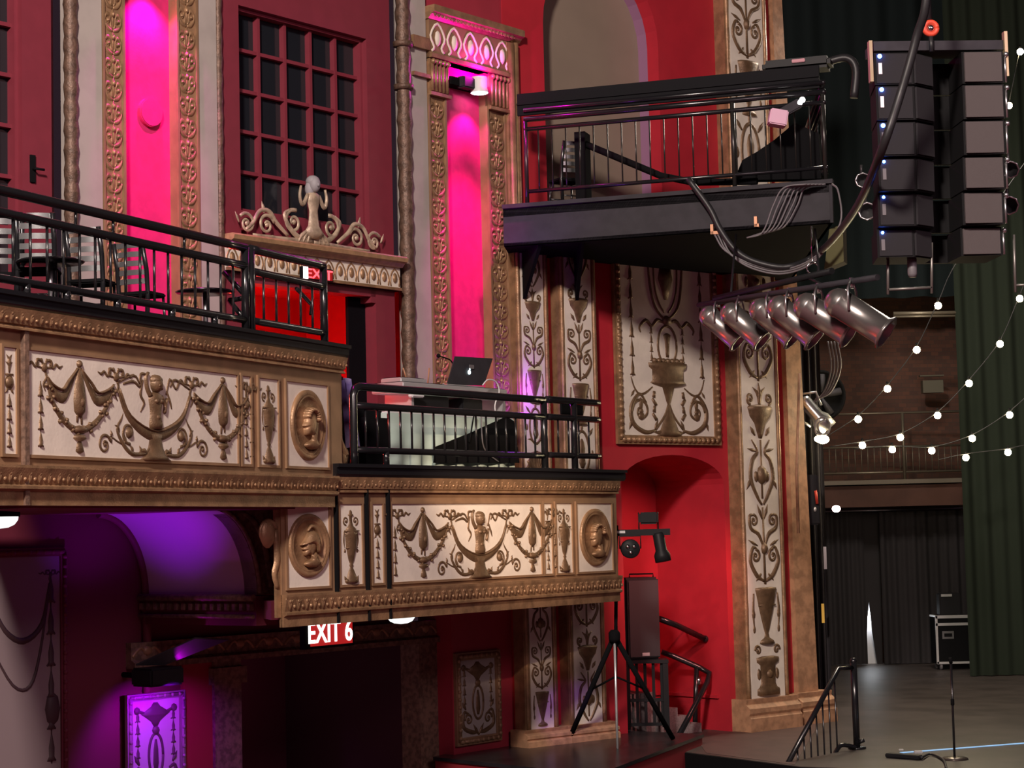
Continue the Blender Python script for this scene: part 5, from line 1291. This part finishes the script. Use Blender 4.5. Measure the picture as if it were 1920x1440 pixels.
mb.tube([cc_+Vector((.09*math.sin(t*PI/6), 0, .09*math.cos(t*PI/6))) for t in range(13)], .012, 6); mb.tube([cc_+Vector((0, 0, .1)), at(1521, 425, 30.5)], .015, 6); tag(build('chain_hook', mb, CHROME), 'bright chain and ring hanging from the gallery corner', 'hook')
def par(loc, aim, s, label):
    th = thing('par_light', label, 'spotlight', loc, 'polished par lights on the pipe')
    a = Vector(aim).normalized(); c = loc+Vector((0, 0, -.42*s))
    mb = MB(); mb.lathe(c-a*.42*s, a, [(0, 0), (.10*s, .01*s), (.17*s, .07*s), (.21*s, .16*s), (.21*s, .20*s), (.215*s, .22*s), (.2*s, .24*s), (.2*s, .92*s), (.215*s, .93*s), (.215*s, .97*s), (.17*s, .97*s), (.17*s, .5*s), (0, .5*s)], 24); build('can_body', mb, CANM, th)
    mb = MB(); e = c+a*.53*s; x = a.orthogonal().normalized(); y = a.cross(x)
    mb.lathe(e, a, [(.19*s, 0), (.25*s, 0), (.25*s, .03*s), (.19*s, .03*s), (.19*s, 0)], 8); build('gel_frame', mb, CANM, th)
    sd = a.cross(Vector((0, 0, 1))).normalized()
    mb = MB()
    for k in (1, -1): q0 = c+sd*.23*s*k; mb.tube([q0, q0+Vector((0, 0, .3*s)), loc+sd*.08*k], .02*s, 5)
    mb.tube([loc+Vector((0, 0, .05)), loc-Vector((0, 0, .1*s))], .03, 6); build('yoke', mb, STEEL, th)
    return th
for i, (x, s, lb) in enumerate(((1602, 1.06, 'rightmost and largest polished par light on the pipe'), (1545, 1.0, 'second polished par light from the right on the pipe'), (1492, .95, 'third polished par light from the right on the pipe'), (1455, .9, 'fourth polished par light from the right on the pipe'), (1396, .88, 'fifth polished par light from the right on the pipe'), (1350, .84, 'leftmost polished par light at the wall end of the pipe'))):
    t = (1638-x)/(1638-1310); loc = pA.lerp(pB, t)
    par(loc, (.80, -.35, -.62) if i < 2 else (.70, -.3, -.72), s*.98, lb)
# ------------------------------------------------------------------ stage: curtains, rear gallery, speakers, string lights
def curtain(name, label, px0, px1, y0, zb, D, mt, folds, amp=.12, cat='curtain', a0=90, gap=None, hem=0.):
    F = Fr(px0, D, a0); u0 = F.u(px0, 1100); u1 = F.u(px1, 1100); z1 = F.z((px0+px1)/2, y0)
    mb = MB(); f = lambda a: amp*math.sin(a*folds*2*PI)+amp*.4*math.sin(a*folds*4.6+1)
    mb.grid(lambda a, b: F.P(u0+(u1-u0)*a, zb+(z1-zb)*b, f(a)), int(folds*10), 4)
    mb.grid(lambda a, b: F.P(u0+(u1-u0)*a, zb+(z1-zb)*b, f(a)-.03), int(folds*10), 4)
    return tag(build(name, mb, mt), label, cat)
DCU = at_z(1600, 1247, STZ).y
curtain('stage_curtain', 'left black curtain panel under the rear gallery, left of the bright gap', 1500, 1622, 958, STZ+.02, DCU, CURT, 7, .05)
curtain('stage_curtain', 'wide black curtain panel under the rear gallery behind the flight case', 1653, 1830, 958, STZ+.02, DCU-.1, CURT, 9, .05)
mb = MB(); F = front(1640, DCU+.0); a = [F.hit(x, y) for x, y in ((1620, 958), (1655, 958), (1646, 1253), (1640, 1240), (1632, 1130), (1626, 1180), (1618, 1253))]
mb.ext(F, [F.hit(x, y) for x, y in ((1618, 957), (1652, 957), (1658, 1252), (1649, 1252), (1638, 1185), (1632, 1128), (1628, 1185), (1617, 1252))], -.25, -.22); tag(build('stage_curtain', mb, CURT), 'narrow dark curtain edge above the bright gap', 'curtain')
mb = MB(); a = [F.hit(x, y, -.4) for x, y in ((1625, 1120), (1636, 1120), (1645, 1190), (1656, 1252), (1608, 1252), (1618, 1200))]; mb.ext(F, a, -.45, -.4); tag(build('gap_light_sheet', mb, mat('white_sheet', (.9, .9, .95), .8, emit=None)), 'narrow white sheet added to show light through the gap between the black curtains', 'cloth')  # white sheet added to stand in for bright light through the curtain gap
F_GAP = F.P(F.u(1634, 1200), STZ+1.3, -.33)
mb = MB(); a = F.hit(1625, 957); mb.tube([F.P(F.u(1500, 957), a[1], .05), F.P(F.u(1830, 957), a[1], .05)], .03, 8); tag(build('curtain_pipe', mb, STEEL), 'horizontal pipe holding the black curtains under the rear gallery', 'pipe')
DG = at_z(1850, 1268, STZ).y
curtain('stage_curtain', 'tall dark green masking curtain filling the right edge of the stage', 1812, 2500, -300, STZ+.02, DG, GREENC, 22, .06)
curtain('stage_curtain', 'tall dark upper drape behind the hanging speakers', 1466, 2400, -300, 5+.0+ (700-0)/3650*DG*0 + Fr(1600, 53, 90).z(1600, 560)-5, 53, mat('dark_teal_drape', (.015, .021, .022), .95, spec=.05), 14, .15)  # drape colour lifted to stand in for haze
curtain('stage_curtain', 'narrow black leg curtain just right of the edge column', 1512, 1552, 560, STZ+.02, 41, CURT, 3, .12)
mb = MB(); F = front(1549, 40.6)
for (xa, ya, xb, yb, m_) in ((1545, 1025, 1549, 1067, 0), (1541, 1132, 1545, 1168, 1)):
    mb = MB(); u0, z0 = F.hit(xa, yb, .3); u1, z1 = F.hit(xb, ya, .3); mb.fbox(F, u0, u1, z0, z1, .28, .31); tag(build('marker_strip', mb, SILVER if m_ == 0 else mat('yellow_tape', (.8, .5, .08), .5)), ['pale vertical strip on the black leg curtain', 'yellow vertical strip low on the black leg curtain'][m_], 'strip')
# rear gallery
FRG = Fr(1500, 54, 90); r0, r1 = FRG.u(1490, 890), FRG.u(1815, 890)
th = thing('rear_gallery', 'brown rear gallery floor edge behind the stage above the black curtains', 'gallery', FRG.P((r0+r1)/2, FRG.z(1650, 950), 0))
mb = MB(); mb.fbox(FRG, r0, r1, FRG.z(1650, 950), FRG.z(1650, 910), -1.5, 0); build('fascia', mb, mat('brown_fascia', (.12, .05, .035), .7, vary=.3, vscale=1), th)
mb = MB(); mb.fbox(FRG, r0, r1, FRG.z(1650, 908), FRG.z(1650, 900), -1.5, .15); build('floor_edge', mb, mat('grey_edge', (.20, .17, .13), .6), th)
th = thing('rear_railing', 'thin metal railing with balusters on the rear gallery', 'railing', FRG.P((r0+r1)/2, FRG.z(1650, 898), 0))
DIM = mat('dim_steel', (.22, .19, .14), .4, .5)
for nm, y in (('top_rail', 775), ('middle_rail', 838), ('lower_rail', 886)): mb = MB(); z = FRG.z(1650, y); mb.tube([FRG.P(r0, z), FRG.P(r1, z)], .03, 6); build(nm, mb, DIM, th)
for i in range(27): u = r0+(r1-r0)*(i+.5)/27; mb = MB(); mb.tube([FRG.P(u, FRG.z(1650, 886)), FRG.P(u, FRG.z(1650, 838))], .015, 5); build('baluster', mb, DIM, th)
for px in (1512, 1694): u = FRG.u(px, 850); mb = MB(); mb.tube([FRG.P(u, FRG.z(1650, 900), .05), FRG.P(u, FRG.z(1650, 775), .05)], .045, 6); build('post', mb, DIM, th)
mb = MB(); F = front(1745, 55); u0, z0 = F.hit(1727, 738); u1, z1 = F.hit(1764, 714); mb.fbox(F, u0, u1, z0, z1, 0, .3); mb.fbox(F, u0-.05, u1+.05, z1+.12, z1+.16, 0, .2); tag(build('wall_box', mb, mat('grey_green_box', (.10, .09, .06), .6)), 'grey box mounted on the brick wall behind the string lights', 'box')
# round fan and fixtures beside the column
F = front(1535, 46); c = F.P(*F.hit(1537, 742)); th = thing('round_fan', 'round black fan housing behind the cables beside the edge column', 'fan', c-Vector((0, 0, .6)))
mb = MB(); mb.lathe(c, (0, -1, 0), [(0, -.2), (.6, -.2), (.62, 0), (.6, .12), (.54, .12), (.52, 0), (.1, .02), (0, .06)], 28); build('housing', mb, BLACKM, th)
mb = MB()
for k in range(5): a = k*2*PI/5; mb.tube([c+Vector((.08*math.cos(a), -.08, .08*math.sin(a))), c+Vector((.5*math.cos(a+.2), -.04, .5*math.sin(a+.2)))], [.05, .1], 6)
build('blades', mb, CHAR, th)
F = front(1530, 40); q = lambda x, y, o=0.: F.P(*F.hit(x, y, o), o)
th = thing('stage_spotlight', 'grey stage spotlight with bright lamp beside the edge column, below the round fan', 'spotlight', q(1530, 830))
mb = MB(); a, b = q(1508, 752), q(1550, 800); mb.lathe(a, (b-a), [(0, -.1), (.12, -.05), (.14, 0), (.14, .4), (.2, .5), (.2, .75), (.15, .75)], 18); build('barrel', mb, STEEL, th)
mb = MB(); mb.tube([q(1497, 740), q(1505, 790), q(1520, 800)], .03, 6); mb.tube([q(1497, 740), q(1530, 735), q(1540, 760)], .025, 6); build('yoke', mb, STEEL, th)
mb = MB(); mb.ell(q(1543, 824, .1), .13, .1, .09); mb.ell(q(1536, 823, .1), .1, .08, .07); build('lit_lens', mb, BULB, th)
cable([q(1546, 815, .2), q(1530, 812, .2), q(1530, 790, .2), q(1545, 783, .2), q(1556, 795, .2), q(1552, 812, .2), q(1538, 812, .22), q(1534, 795, .25), q(1548, 786, .22)], .02, GCABLE, 'coil of pale cable hanging by the stage spotlight')
for i in range(4): cable([q(1552+6*i, 640), q(1558+6*i, 690), q(1545+4*i, 735), q(1520+3*i, 760-4*i)], .02, GCABLE, ['pale cable dropping behind the par lights, leftmost of four', 'pale cable dropping behind the par lights, second of four', 'pale cable dropping behind the par lights, third of four', 'pale cable dropping behind the par lights, rightmost of four'][i])
th = thing('dimmer_rack', 'black control rack with small lights and a red tag mounted beside the edge column', 'rack', q(1515, 985))
mb = MB(); a, b = F.hit(1498, 985), F.hit(1532, 890); mb.bbox(F.P((a[0]+b[0])/2, (a[1]+b[1])/2, 0), b[0]-a[0], .3, b[1]-a[1], .03); build('rack_body', mb, BLK2, th)
for k, (x, y) in enumerate(((1508, 930), (1508, 955), (1528, 955))): mb = MB(); mb.ell(q(x, y, .17), .03, .02, .05); build('indicator', mb, SILVER, th)
mb = MB(); mb.tube([q(1529, 920, .2), q(1532, 945, .2)], .03, 5); build('red_tag', mb, mat('red_tag', (.6, .05, .03), .5), th, label='small red tag')
mb = MB(); mb.ell(at(1568, 954, 50), .11, .09, .09); tag(build('work_light', mb, mat('pink_work_light', (1, .7, .7), .5, emit=(1, .6, .55), estr=25)), 'small pinkish work light shining at the top left of the black curtains', 'light')
mb = MB(); mb.tube([at(1497, 1000, 37.2), at(1494, 890, 37.2), at(1499, 700, 37.2)], .03, 6); tag(build('conduit', mb, STONE), 'vertical conduit running down the stage edge column', 'pipe')
# ---- string lights
D0 = 43
strings = [([(1540, 825), (1759, 560), (1810, 470), (1960, 250)], [(1802, 485), (1759, 573), (1719, 656), (1664, 729), (1609, 786)], 'steeper string of warm bulbs falling left below the hanging speakers'),
           ([(1555, 838), (1617, 828), (1688, 813), (1758, 772), (1817, 712), (1875, 637), (1912, 552), (1960, 440)], [(1912, 560), (1875, 645), (1817, 719), (1758, 779), (1688, 820), (1617, 835)], 'curved string of warm bulbs sweeping from the rear gallery up to the right edge'),
           ([(1600, 842), (1673, 836), (1747, 838), (1823, 815), (1893, 771), (1960, 710)], [(1893, 778), (1823, 822), (1747, 845), (1673, 843)], 'low string of warm bulbs just above the rear gallery balusters'),
           ([(1760, 862), (1811, 851), (1890, 841), (1960, 825)], [(1890, 848), (1811, 858)], 'lowest string with two warm bulbs in front of the green curtain'),
           ([(1870, 260), (1892, 190), (1913, 88), (1930, 0)], [(1913, 97), (1892, 198)], 'string with two warm bulbs right of the hanging speakers at the top')]
for k, (wire, bulbs, lb) in enumerate(strings):
    D = D0+k*.8; W_ = sorted([(x, y-7) for x, y in bulbs] + [p for p in wire if all(abs(p[0]-b[0]) > 45 for b in bulbs)]); P = [at(x, y, D) for x, y in W_]; th = thing('string_light', lb, 'string lights', P[0], 'string lights over the stage')
    mb = MB(); mb.tube(crom(P, 5), .012, 5); build('wire', mb, CABLE, th)
    for x, y in bulbs:
        c = at(x, y, D); mb = MB(); mb.ell(c, .08, nu=12, nv=8); b_ = build('bulb', mb, BULB, th)
        mb = MB(); mb.tube([c+Vector((0, 0, .07)), c+Vector((0, 0, .16))], .025, 6); build('socket', mb, BLACKM, th)
# ---- hanging speaker array
FL2 = Fr(1765, 24, 87)
ys_l = [98, 160, 226, 292, 356, 420, 476]
xL = [1645, 1648, 1651, 1654, 1655, 1656, 1656]
def arr(i):
    y0, y1 = ys_l[i], ys_l[i+1]; sx = (xL[i]-1645)*.6
    z1, z0 = FL2.z(1650, y0), FL2.z(1650, y1)
    u = lambda px: FL2.u(px+sx*0, 280); o = -.015*i*i
    lb = ['topmost cabinet of the hanging speaker array', 'second cabinet from the top of the hanging speaker array', 'third cabinet from the top of the hanging speaker array', 'third cabinet from the bottom of the hanging speaker array', 'second cabinet from the bottom of the hanging speaker array', 'lowest cabinet of the hanging speaker array'][i]
    th = thing('array_speaker', lb, 'loudspeaker', FL2.P(u(1765), z0, o), 'hanging speaker array cabinets')
    a, b, c, d, e, f = [u(x) for x in (1645+sx, 1718+sx*.5, 1764, 1806, 1810, 1887)]
    pl = [(a, 0), (b, 0), (c, -.24), (c+.01, -.62), (e, -.62), (e+.001, 0), (f, .03), (f, -.7), (a+.1, -.7)]
    g_ = .008; mb = MB(); mb.prism([FL2.P(x, 0, y+o) for x, y in pl], z0+g_, z1-g_); build('cabinet_body', mb, mat('speaker_charcoal', (.010, .010, .011), .7, spec=.15) if 'speaker_charcoal' not in bpy.data.materials else bpy.data.materials['speaker_charcoal'], th)
    m_ = .025
    mb = MB(); mb.fbox(FL2, a+m_, b-m_, z0+m_, z1-m_, o-.01, o+.012); build('left_grille', mb, GRILLE, th)
    mb = MB(); mb.fbox(FL2, e+m_, f-m_, z0+m_, z1-m_, o, o+.045); build('right_grille', mb, GRILLEP, th)
    mb = MB(); P1, P2 = FL2.P(b, 0, o+.012), FL2.P(c, 0, o-.23); dv = (P2-P1); nv = Vector((dv.y, -dv.x, 0)).normalized()*.02; s_ = .06
    mb.prism([P1.lerp(P2, s_)+nv, P1.lerp(P2, 1-s_)+nv, P1.lerp(P2, 1-s_)-nv, P1.lerp(P2, s_)-nv], z0+m_, z1-m_); build('angled_grille', mb, GRILLE, th)
    mb = MB(); mb.ell(FL2.P(a+.07, z1-.055, o+.02), .028 if i < 3 else .02, nu=10, nv=6); build('blue_indicator', mb, LEDB, th)
    mb = MB(); mb.fbox(FL2, a+.05, a+.095, z1-.28, z1-.14, o+.01, o+.02); build('grip_plate', mb, SILVER if i < 2 else GCABLE, th)
    mb = MB(); mb.tube([FL2.P(f+.03, z0+.02, o), FL2.P(f+.03, z1-.04, o)], .018, 6); mb.ell(FL2.P(f+.04, z1-.05, o+.02), .035); build('rigging_link', mb, STEEL, th)
for i in range(6): arr(i)
th = thing('array_bumper', 'grey steel bumper frame above the hanging speaker cabinets', 'frame', FL2.P(0, FL2.z(1765, 95), 0))
mb = MB(); zt_ = FL2.z(1765, 92); mb.fbox(FL2, FL2.u(1640, 90), FL2.u(1888, 90), zt_, zt_+.12, -.5, -.05); build('frame_beam', mb, CHAR, th)
mb = MB(); mb.fbox(FL2, FL2.u(1884, 90), FL2.u(1890, 90), zt_-.35, zt_+.22, -.1, 0); build('side_plate', mb, mat('brass_side_plate', (.45, .36, .22), .4, .5), th); mb = MB(); mb.fbox(FL2, FL2.u(1630, 90), FL2.u(1636, 90), zt_-.4, zt_+.12, -.1, 0); build('side_plate', mb, bpy.data.materials['brass_side_plate'], th)
th = thing('chain_hoist', 'black chain hoist hook with a red ring above the speaker array', 'hoist', FL2.P(FL2.u(1745, 60), zt_+.12, -.1))
c = FL2.P(*FL2.hit(1745, 53), 0); rg = .105
mb = MB(); mb.tube([c+Vector((rg*.75*math.cos(t*PI/12), 0, rg*.75*math.sin(t*PI/12))) for t in range(25)], .033, 8); build('red_ring', mb, mat('red_ring', (.75, .08, .04), .4), th)
mb = MB(); mb.ell(c, .05, .04, .05); build('bolt', mb, CHROME, th)
mb = MB(); mb.tube([c+Vector((-.02, .02, rg)), c+Vector((-.04, .02, 1.2))], .05, 8); mb.tube([c-Vector((0, 0, rg)), c-Vector((0, 0, .3))], .03, 6); build('hook_block', mb, CABLE, th)
# frames under the array
mb = MB(); F = front(1700, 24.6); q = lambda x, y, o=0.: F.P(*F.hit(x, y, o), o)
mb.tube([q(1665, 470), q(1665, 552)], .018, 6); mb.tube([q(1747, 455), q(1747, 550)], .018, 6); mb.tube([q(1665, 543), q(1747, 539)], .018, 6)
tag(build('trapeze_frame', mb, mat('worn_steel', (.25, .24, .22), .4, .6)), 'thin steel trapeze frame hanging below the speaker array', 'frame')
mb = MB(); mb.lathe(q(1709, 470), (0, 0, -1), [(0, 0), (.06, 0), (.06, .3), (.045, .34), (0, .34)], 14); tag(build('hanging_cylinder', mb, GCABLE), 'grey cylinder hanging inside the trapeze frame', 'cylinder')
mb = MB(); mb.tube([q(1901, 440), q(1904, 548)], .018, 6); mb.tube([q(1904, 535), q(1940, 533)], .015, 6); tag(build('trapeze_frame', mb, bpy.data.materials['worn_steel']), 'thin steel frame at the right edge beyond the array', 'frame')
# stage pars around the array
DKP = mat('dark_par_housing', (.04, .04, .042), .4)
def ringlight(px, py, D, r, label):
    c = at(px, py, D); th = thing('stage_par', label, 'spotlight', c-Vector((0, 0, r)))
    mb = MB(); mb.lathe(c, (-.25, -1, -.15), [(0, -.4), (r*.7, -.38), (r*.95, -.2), (r*.95, 0), (r*.8, 0), (r*.75, -.1), (0, -.15)], 20); build('housing', mb, DKP, th)
    mb = MB(); mb.lathe(c, (-.25, -1, -.15), [(r*.88, 0), (r*1.05, 0), (r*1.05, .03), (r*.88, .03), (r*.88, 0)], 8); build('gel_ring', mb, STEEL, th)
    mb = MB(); mb.tube([c+Vector((0, .1, r)), c+Vector((0, .1, r*2.2))], .02, 6); build('yoke', mb, DKP, th)
ringlight(1626, 396, 30, .14, 'round stage par with pale ring left of the bottom of the speaker array')
ringlight(1618, 338, 30.5, .12, 'round stage par half hidden behind the cable swag')
ringlight(1893, 385, 27, .13, 'lower round stage par on the right side of the speaker array')
ringlight(1895, 318, 27, .12, 'upper round stage par on the right side of the speaker array')
mb = MB(); F = front(1720, 50); mb.tube([F.P(*F.hit(1675, 588)), F.P(*F.hit(1800, 586))], .05, 8); mb.tube([F.P(*F.hit(1675, 594)), F.P(*F.hit(1800, 592))], .03, 8); tag(build('fly_pipe', mb, DIM), 'double horizontal fly pipe above the brick wall', 'pipe')
# ---- flight case
bp = at_z(1786, 1256, STZ); F = front(1786, bp.y)
th = thing('flight_case', 'black flight case with silver edges on casters beside the green curtain', 'case', bp)
f = lambda x, y, o=0.: F.hit(x, y, o)
u0, z0 = f(1757, 1238); z0 = STZ+.17; u1, z1 = f(1832, 1153)
mb = MB(); mb.fbox(F, u0, u1, z0, z1, -.7, 0); build('case_body', mb, BLACKM, th)
zs = f(1780, 1168)[1]
mb = MB(); w = .05
for a, b, c, d in ((u0-.01, u0+w, z0, z1), (u0, u1, z0-.01, z0+w), (u0, u1, z1-.07, z1+.01), (u0, u1, zs-.07, zs), (u1-w, u1, z0, z1)): mb.fbox(F, a, b, c, d, -.02, .02)
mb.fbox(F, u0-.01, u0+w, z1-.04, z1+.01, -.7, 0); build('silver_edging', mb, SILVER, th)
mb = MB(); a, b = f(1767, 1198), f(1788, 1183); mb.fbox(F, a[0], b[0], a[1], b[1], 0, .015); hp = build('handle_plate', mb, STEEL, th)
mb = MB(); mb.fbox(F, a[0]+.05, b[0]-.05, a[1]+.06, b[1]-.06, .012, .03); build('handle_recess', mb, BLACKM, hp)
for x in (u0+.12, u1-.12):
    for o in (-.6, -.1): mb = MB(); c = F.P(x, z0-.07, o); mb.lathe(c-Vector((.03, 0, 0)), (1, 0, 0), [(0, 0), (.10, 0), (.10, .06), (0, .06)], 12); build('caster', mb, GCABLE, th)
th = thing('black_amplifier', 'small black box with a white label on top of the flight case', 'box', F.P((u0+u1)/2-.3, z1, -.3))
a, b = f(1764, 1152), f(1802, 1112)
mb = MB(); mb.bbox(F.P((a[0]+b[0])/2, (z1+b[1])/2, -.3), b[0]-a[0], .4, b[1]-z1, .03); build('body', mb, BLK2, th)
mb = MB(); a, b = f(1766, 1119), f(1786, 1114); mb.fbox(F, a[0], b[0], a[1], b[1], -.1, -.08); build('label_strip', mb, SILVER, th)
# ---- microphone stand, pedal strip, blue line
bp = at_z(1790, 1424, STZ); th = thing('microphone_stand', 'black straight microphone stand with round base on the stage floor', 'stand', bp)
F = front(1790, bp.y)
mb = MB(); mb.lathe(bp, (0, 0, 1), [(0, .05), (.05, .05), (.20, .035), (.225, .015), (.225, 0), (0, 0)], 28); build('round_base', mb, mat('dark_cast_base', (.10, .08, .07), .3, .6), th)
mb = MB(); top = F.P(*F.hit(1783, 1240)); mb.tube([bp+Vector((0, 0, .04)), top], .02, 8); build('pole', mb, BLACK, th)
mb = MB(); mb.tube([top-Vector((0, 0, .03)), top+Vector((-.02, -.03, .06))], .03, 8); mb.lathe(bp.lerp(top, .55), (0, 0, 1), [(.02, 0), (.032, .01), (.032, .1), (.02, .11)], 10); build('clip', mb, BLACKM, th)
def zpt(x, y, z=0.): return at_z(x, y, STZ+z)
mb = MB(); a, b = zpt(1664, 1420), zpt(1728, 1425); dv = (b-a); mb.bbox((a+b)/2+Vector((0, 0, .04)), dv.length, .16, .07, .015, rz=math.atan2(dv.y, dv.x)); th = build('pedal_strip', mb, BLK2); tag(th, 'black effects strip with plugged cables lying on the stage edge', 'pedal')
mb = MB(); mb.fbox(Fr(1664, a.y, 90), 0, .01, 0, .01, 0, .01) if False else mb.bbox(zpt(1722, 1418)+Vector((0, 0, .07)), .14, .08, .05, .01); mb.bbox(zpt(1690, 1415)+Vector((0, 0, .08)), .08, .05, .03, .008); build('silver_plug', mb, SILVER, th)
cable([zpt(1728, 1420, .05), zpt(1745, 1414, .03), zpt(1768, 1424, .03), zpt(1775, 1442, .03)], .02, CABLE, 'black cable curling right of the effects strip on the stage')
a, b = zpt(1690, 1412), zpt(1960, 1391); dv = (b-a).normalized(); nv = Vector((-dv.y, dv.x, 0))*.05
mb = MB(); mb.prism([a-nv, b-nv, b+nv, a+nv], STZ+.004, STZ+.012); tag(build('floor_tape', mb, BLUET), 'thin pale blue line of tape across the stage front', 'tape')
# ---- stair railing at the stage front
pb = zpt(1607, 1404); F = front(1607, pb.y); q = lambda x, y, o=0.: F.P(*F.hit(x, y, o), o)
th = thing('stair_railing', 'black sloping railing with balusters at the stage front stairs, bottom right', 'railing', pb)
mb = MB(); top = q(1600, 1240); mb.tube([pb, top], .06, 10); mb.ell(top, .065); mb.tube([q(1609, 1392, .0), q(1620, 1388, .05)], .035, 6); build('post', mb, BLACK, th)
mb = MB(); r0_ = q(1470, 1445, 1.8); r1_ = q(1572, 1254, .3); mb.tube([r0_, r1_, q(1600, 1252)], .045, 8); build('top_rail', mb, BLACK, th)
mb = MB(); mb.tube(crom([q(1548, 1450, .8), q(1570, 1405, .4), q(1582, 1397, .3), q(1606, 1402, .1)], 5), .04, 8); build('lower_rail', mb, BLACK, th)
for i in range(8):
    t = .12+.8*i/7; p = r0_.lerp(r1_, t); mb = MB(); mb.tube([p, Vector((p.x+.01, p.y, STZ-.35+.0*t))], .015, 6); build('baluster', mb, BLACK, th)
mb = MB(); mb.lathe(pb, (0, 0, 1), [(0, .03), (.16, .03), (.16, 0), (0, 0)], 16); build('base_plate', mb, BLACK, th)
# ------------------------------------------------------------------ lights
def lamp(kind, name, loc, col, e, size=.2, tgt=None, spot=60, blend=.6, sy=None):
    L = bpy.data.lights.new(name, kind); L.color = col; L.energy = e
    if kind == 'AREA':
        L.size = size
        if sy: L.shape = 'RECTANGLE'; L.size_y = sy
    else: L.shadow_soft_size = size
    if kind == 'SPOT': L.spot_size = math.radians(spot); L.spot_blend = blend
    o = bpy.data.objects.new(name, L); COL.objects.link(o); o.location = loc
    if tgt is not None: o.rotation_euler = (Vector(tgt)-Vector(loc)).to_track_quat('-Z', 'Y').to_euler()
    return o
W = bpy.data.worlds.new('dark_house'); SC.world = W; W.use_nodes = True
W.node_tree.nodes['Background'].inputs[0].default_value = (.9, .5, .72, 1); W.node_tree.nodes['Background'].inputs[1].default_value = .022
lamp('AREA', 'balcony_rail_key', (-5, 1, 21), (1, .84, .75), 8800, 2.5, tgt=(-1, 33, 5))
lamp('AREA', 'house_fill', (12, 8, 16), (1, .70, .75), 900, 5, tgt=(-3, 27, 6))
SC.view_settings.view_transform = 'Standard'; SC.view_settings.look = 'None'; SC.view_settings.gamma = 1; SC.view_settings.exposure = .12
# niche spots
MAG = (1, .0, .62)
lamp('SPOT', 'niche_spot', cN+Vector((0, 0, -.12))+FW.n*.05, MAG, 1100, .04, tgt=FW.P(WU(870, 600), cN.z-4.5, -.12), spot=95, blend=.9)
lamp('POINT', 'niche_uplight', cN+Vector((0, 0, .22))+FW.n*.12, MAG, 60, .04)
c2 = FW.P(WU(280, -40), FW.z(280, -40), .22)
lamp('SPOT', 'niche_spot', c2, MAG, 450, .04, tgt=FW.P(WU(280, 300), c2.z-4.5, -.12), spot=95, blend=.9)
lamp('POINT', 'vestibule_lamp', FW.P((uD0+uD1)/2, zD1-1.5, -1.4), (1, .05, .04), 170, .1)
VIO = (.45, .02, 1)
lamp('POINT', 'violet_border_lamp', FW.P(WU(950, 700), FW.z(950, 735), .5), VIO, 14, .08)
lamp('SPOT', 'violet_panel_flood', cFl+FL.n*.35+Vector((0, 0, -.16)), (.42, .0, 1), 130, .08, tgt=FL.P(LU(280, 1400), FL.z(280, 1430), 0), spot=110)
lamp('SPOT', 'violet_vault_flood', FN.P(un-1.7, zn-1.1, -depth*.45), (.30, .0, 1), 230, .1, tgt=FN.P(ua-.15, zt, -depth*.6), spot=75, blend=.9)
lamp('SPOT', 'warm_front_spot', (1.5, 17, 9.5), (1, .72, .50), 9000, .1, tgt=FB.P(FB.u(945, 930), FB.z(945, 935)), spot=15, blend=1)
lamp('SPOT', 'violet_platform_spot', at(1090, 1300, 33.6), (.5, .1, 1), 12, .1, tgt=at_z(1060, 1385, PLZ), spot=70)
lamp('POINT', 'stage_bulb_glow', at(1720, 760, 40), (1, .82, .5), 260, .4)
lamp('AREA', 'stage_fill', (9, 42, 16), (1, .88, .74), 900, 3, tgt=(9, 42, 1))  # warm overhead lamp added to lift the stage, no source modelled
lamp('SPOT', 'gap_sheet_fill', cW, (1, 1, 1), 60, .1, tgt=cW+Vector((-.2, 2, -.3)), spot=80) if False else lamp('POINT', 'gap_sheet_fill', F_GAP, (.9, .95, 1), 30, .1)  # unseen lamp added to light the sheet in the curtain gap

for px, c_, e_ in ((280, c2, 700), (872, cN, 1300)):
    p = FW.P(WU(px, 150), c_.z+.2, 1.6)
    lamp('SPOT', 'niche_fill', p, (1, 0, .5), e_, .05, tgt=FW.P(WU(px+4, 430), c_.z-3.2, -.12), spot=42, blend=1)  # extra unseen spot added to carry the pink further down the niche
lamp('SPOT', 'gallery_violet_spot', FG.P(-.2, gb-.8, 1.2), (.4, .02, 1), 60, .1, tgt=FG.P(.5, gb+.4, 0), spot=70, blend=1)
lamp('SPOT', 'niche_red_fill', FV.P(VU(1262), zl_s-.2, 3.2), (1, .3, .27), 650, .1, tgt=FV.P(VU(1262), zl_s-2.6, -nd), spot=62, blend=.7)  # unseen spot added to brighten the lower arch niche
lamp('SPOT', 'barn_door_spot', cFl+FL.n*.1+Vector((.2, 0, .16)), (.8, 0, 1), 12, .03, tgt=cFl+Vector((.8, 0, .6)), spot=120)
lamp('POINT', 'passage_fill', FL.P(LU(620), zop-.4, -1.8), (1, .5, .6), 6, .2)  # dim unseen lamp added to lift the exit passage
lamp('SPOT', 'pilaster_fill', (-6, 4, 15), (1, .80, .62), 5200, .4, tgt=FV.P(VU(1440), FV.z(1420, 1120), 0), spot=9.5, blend=1)  # second key, added unseen to brighten the stage-side pilaster
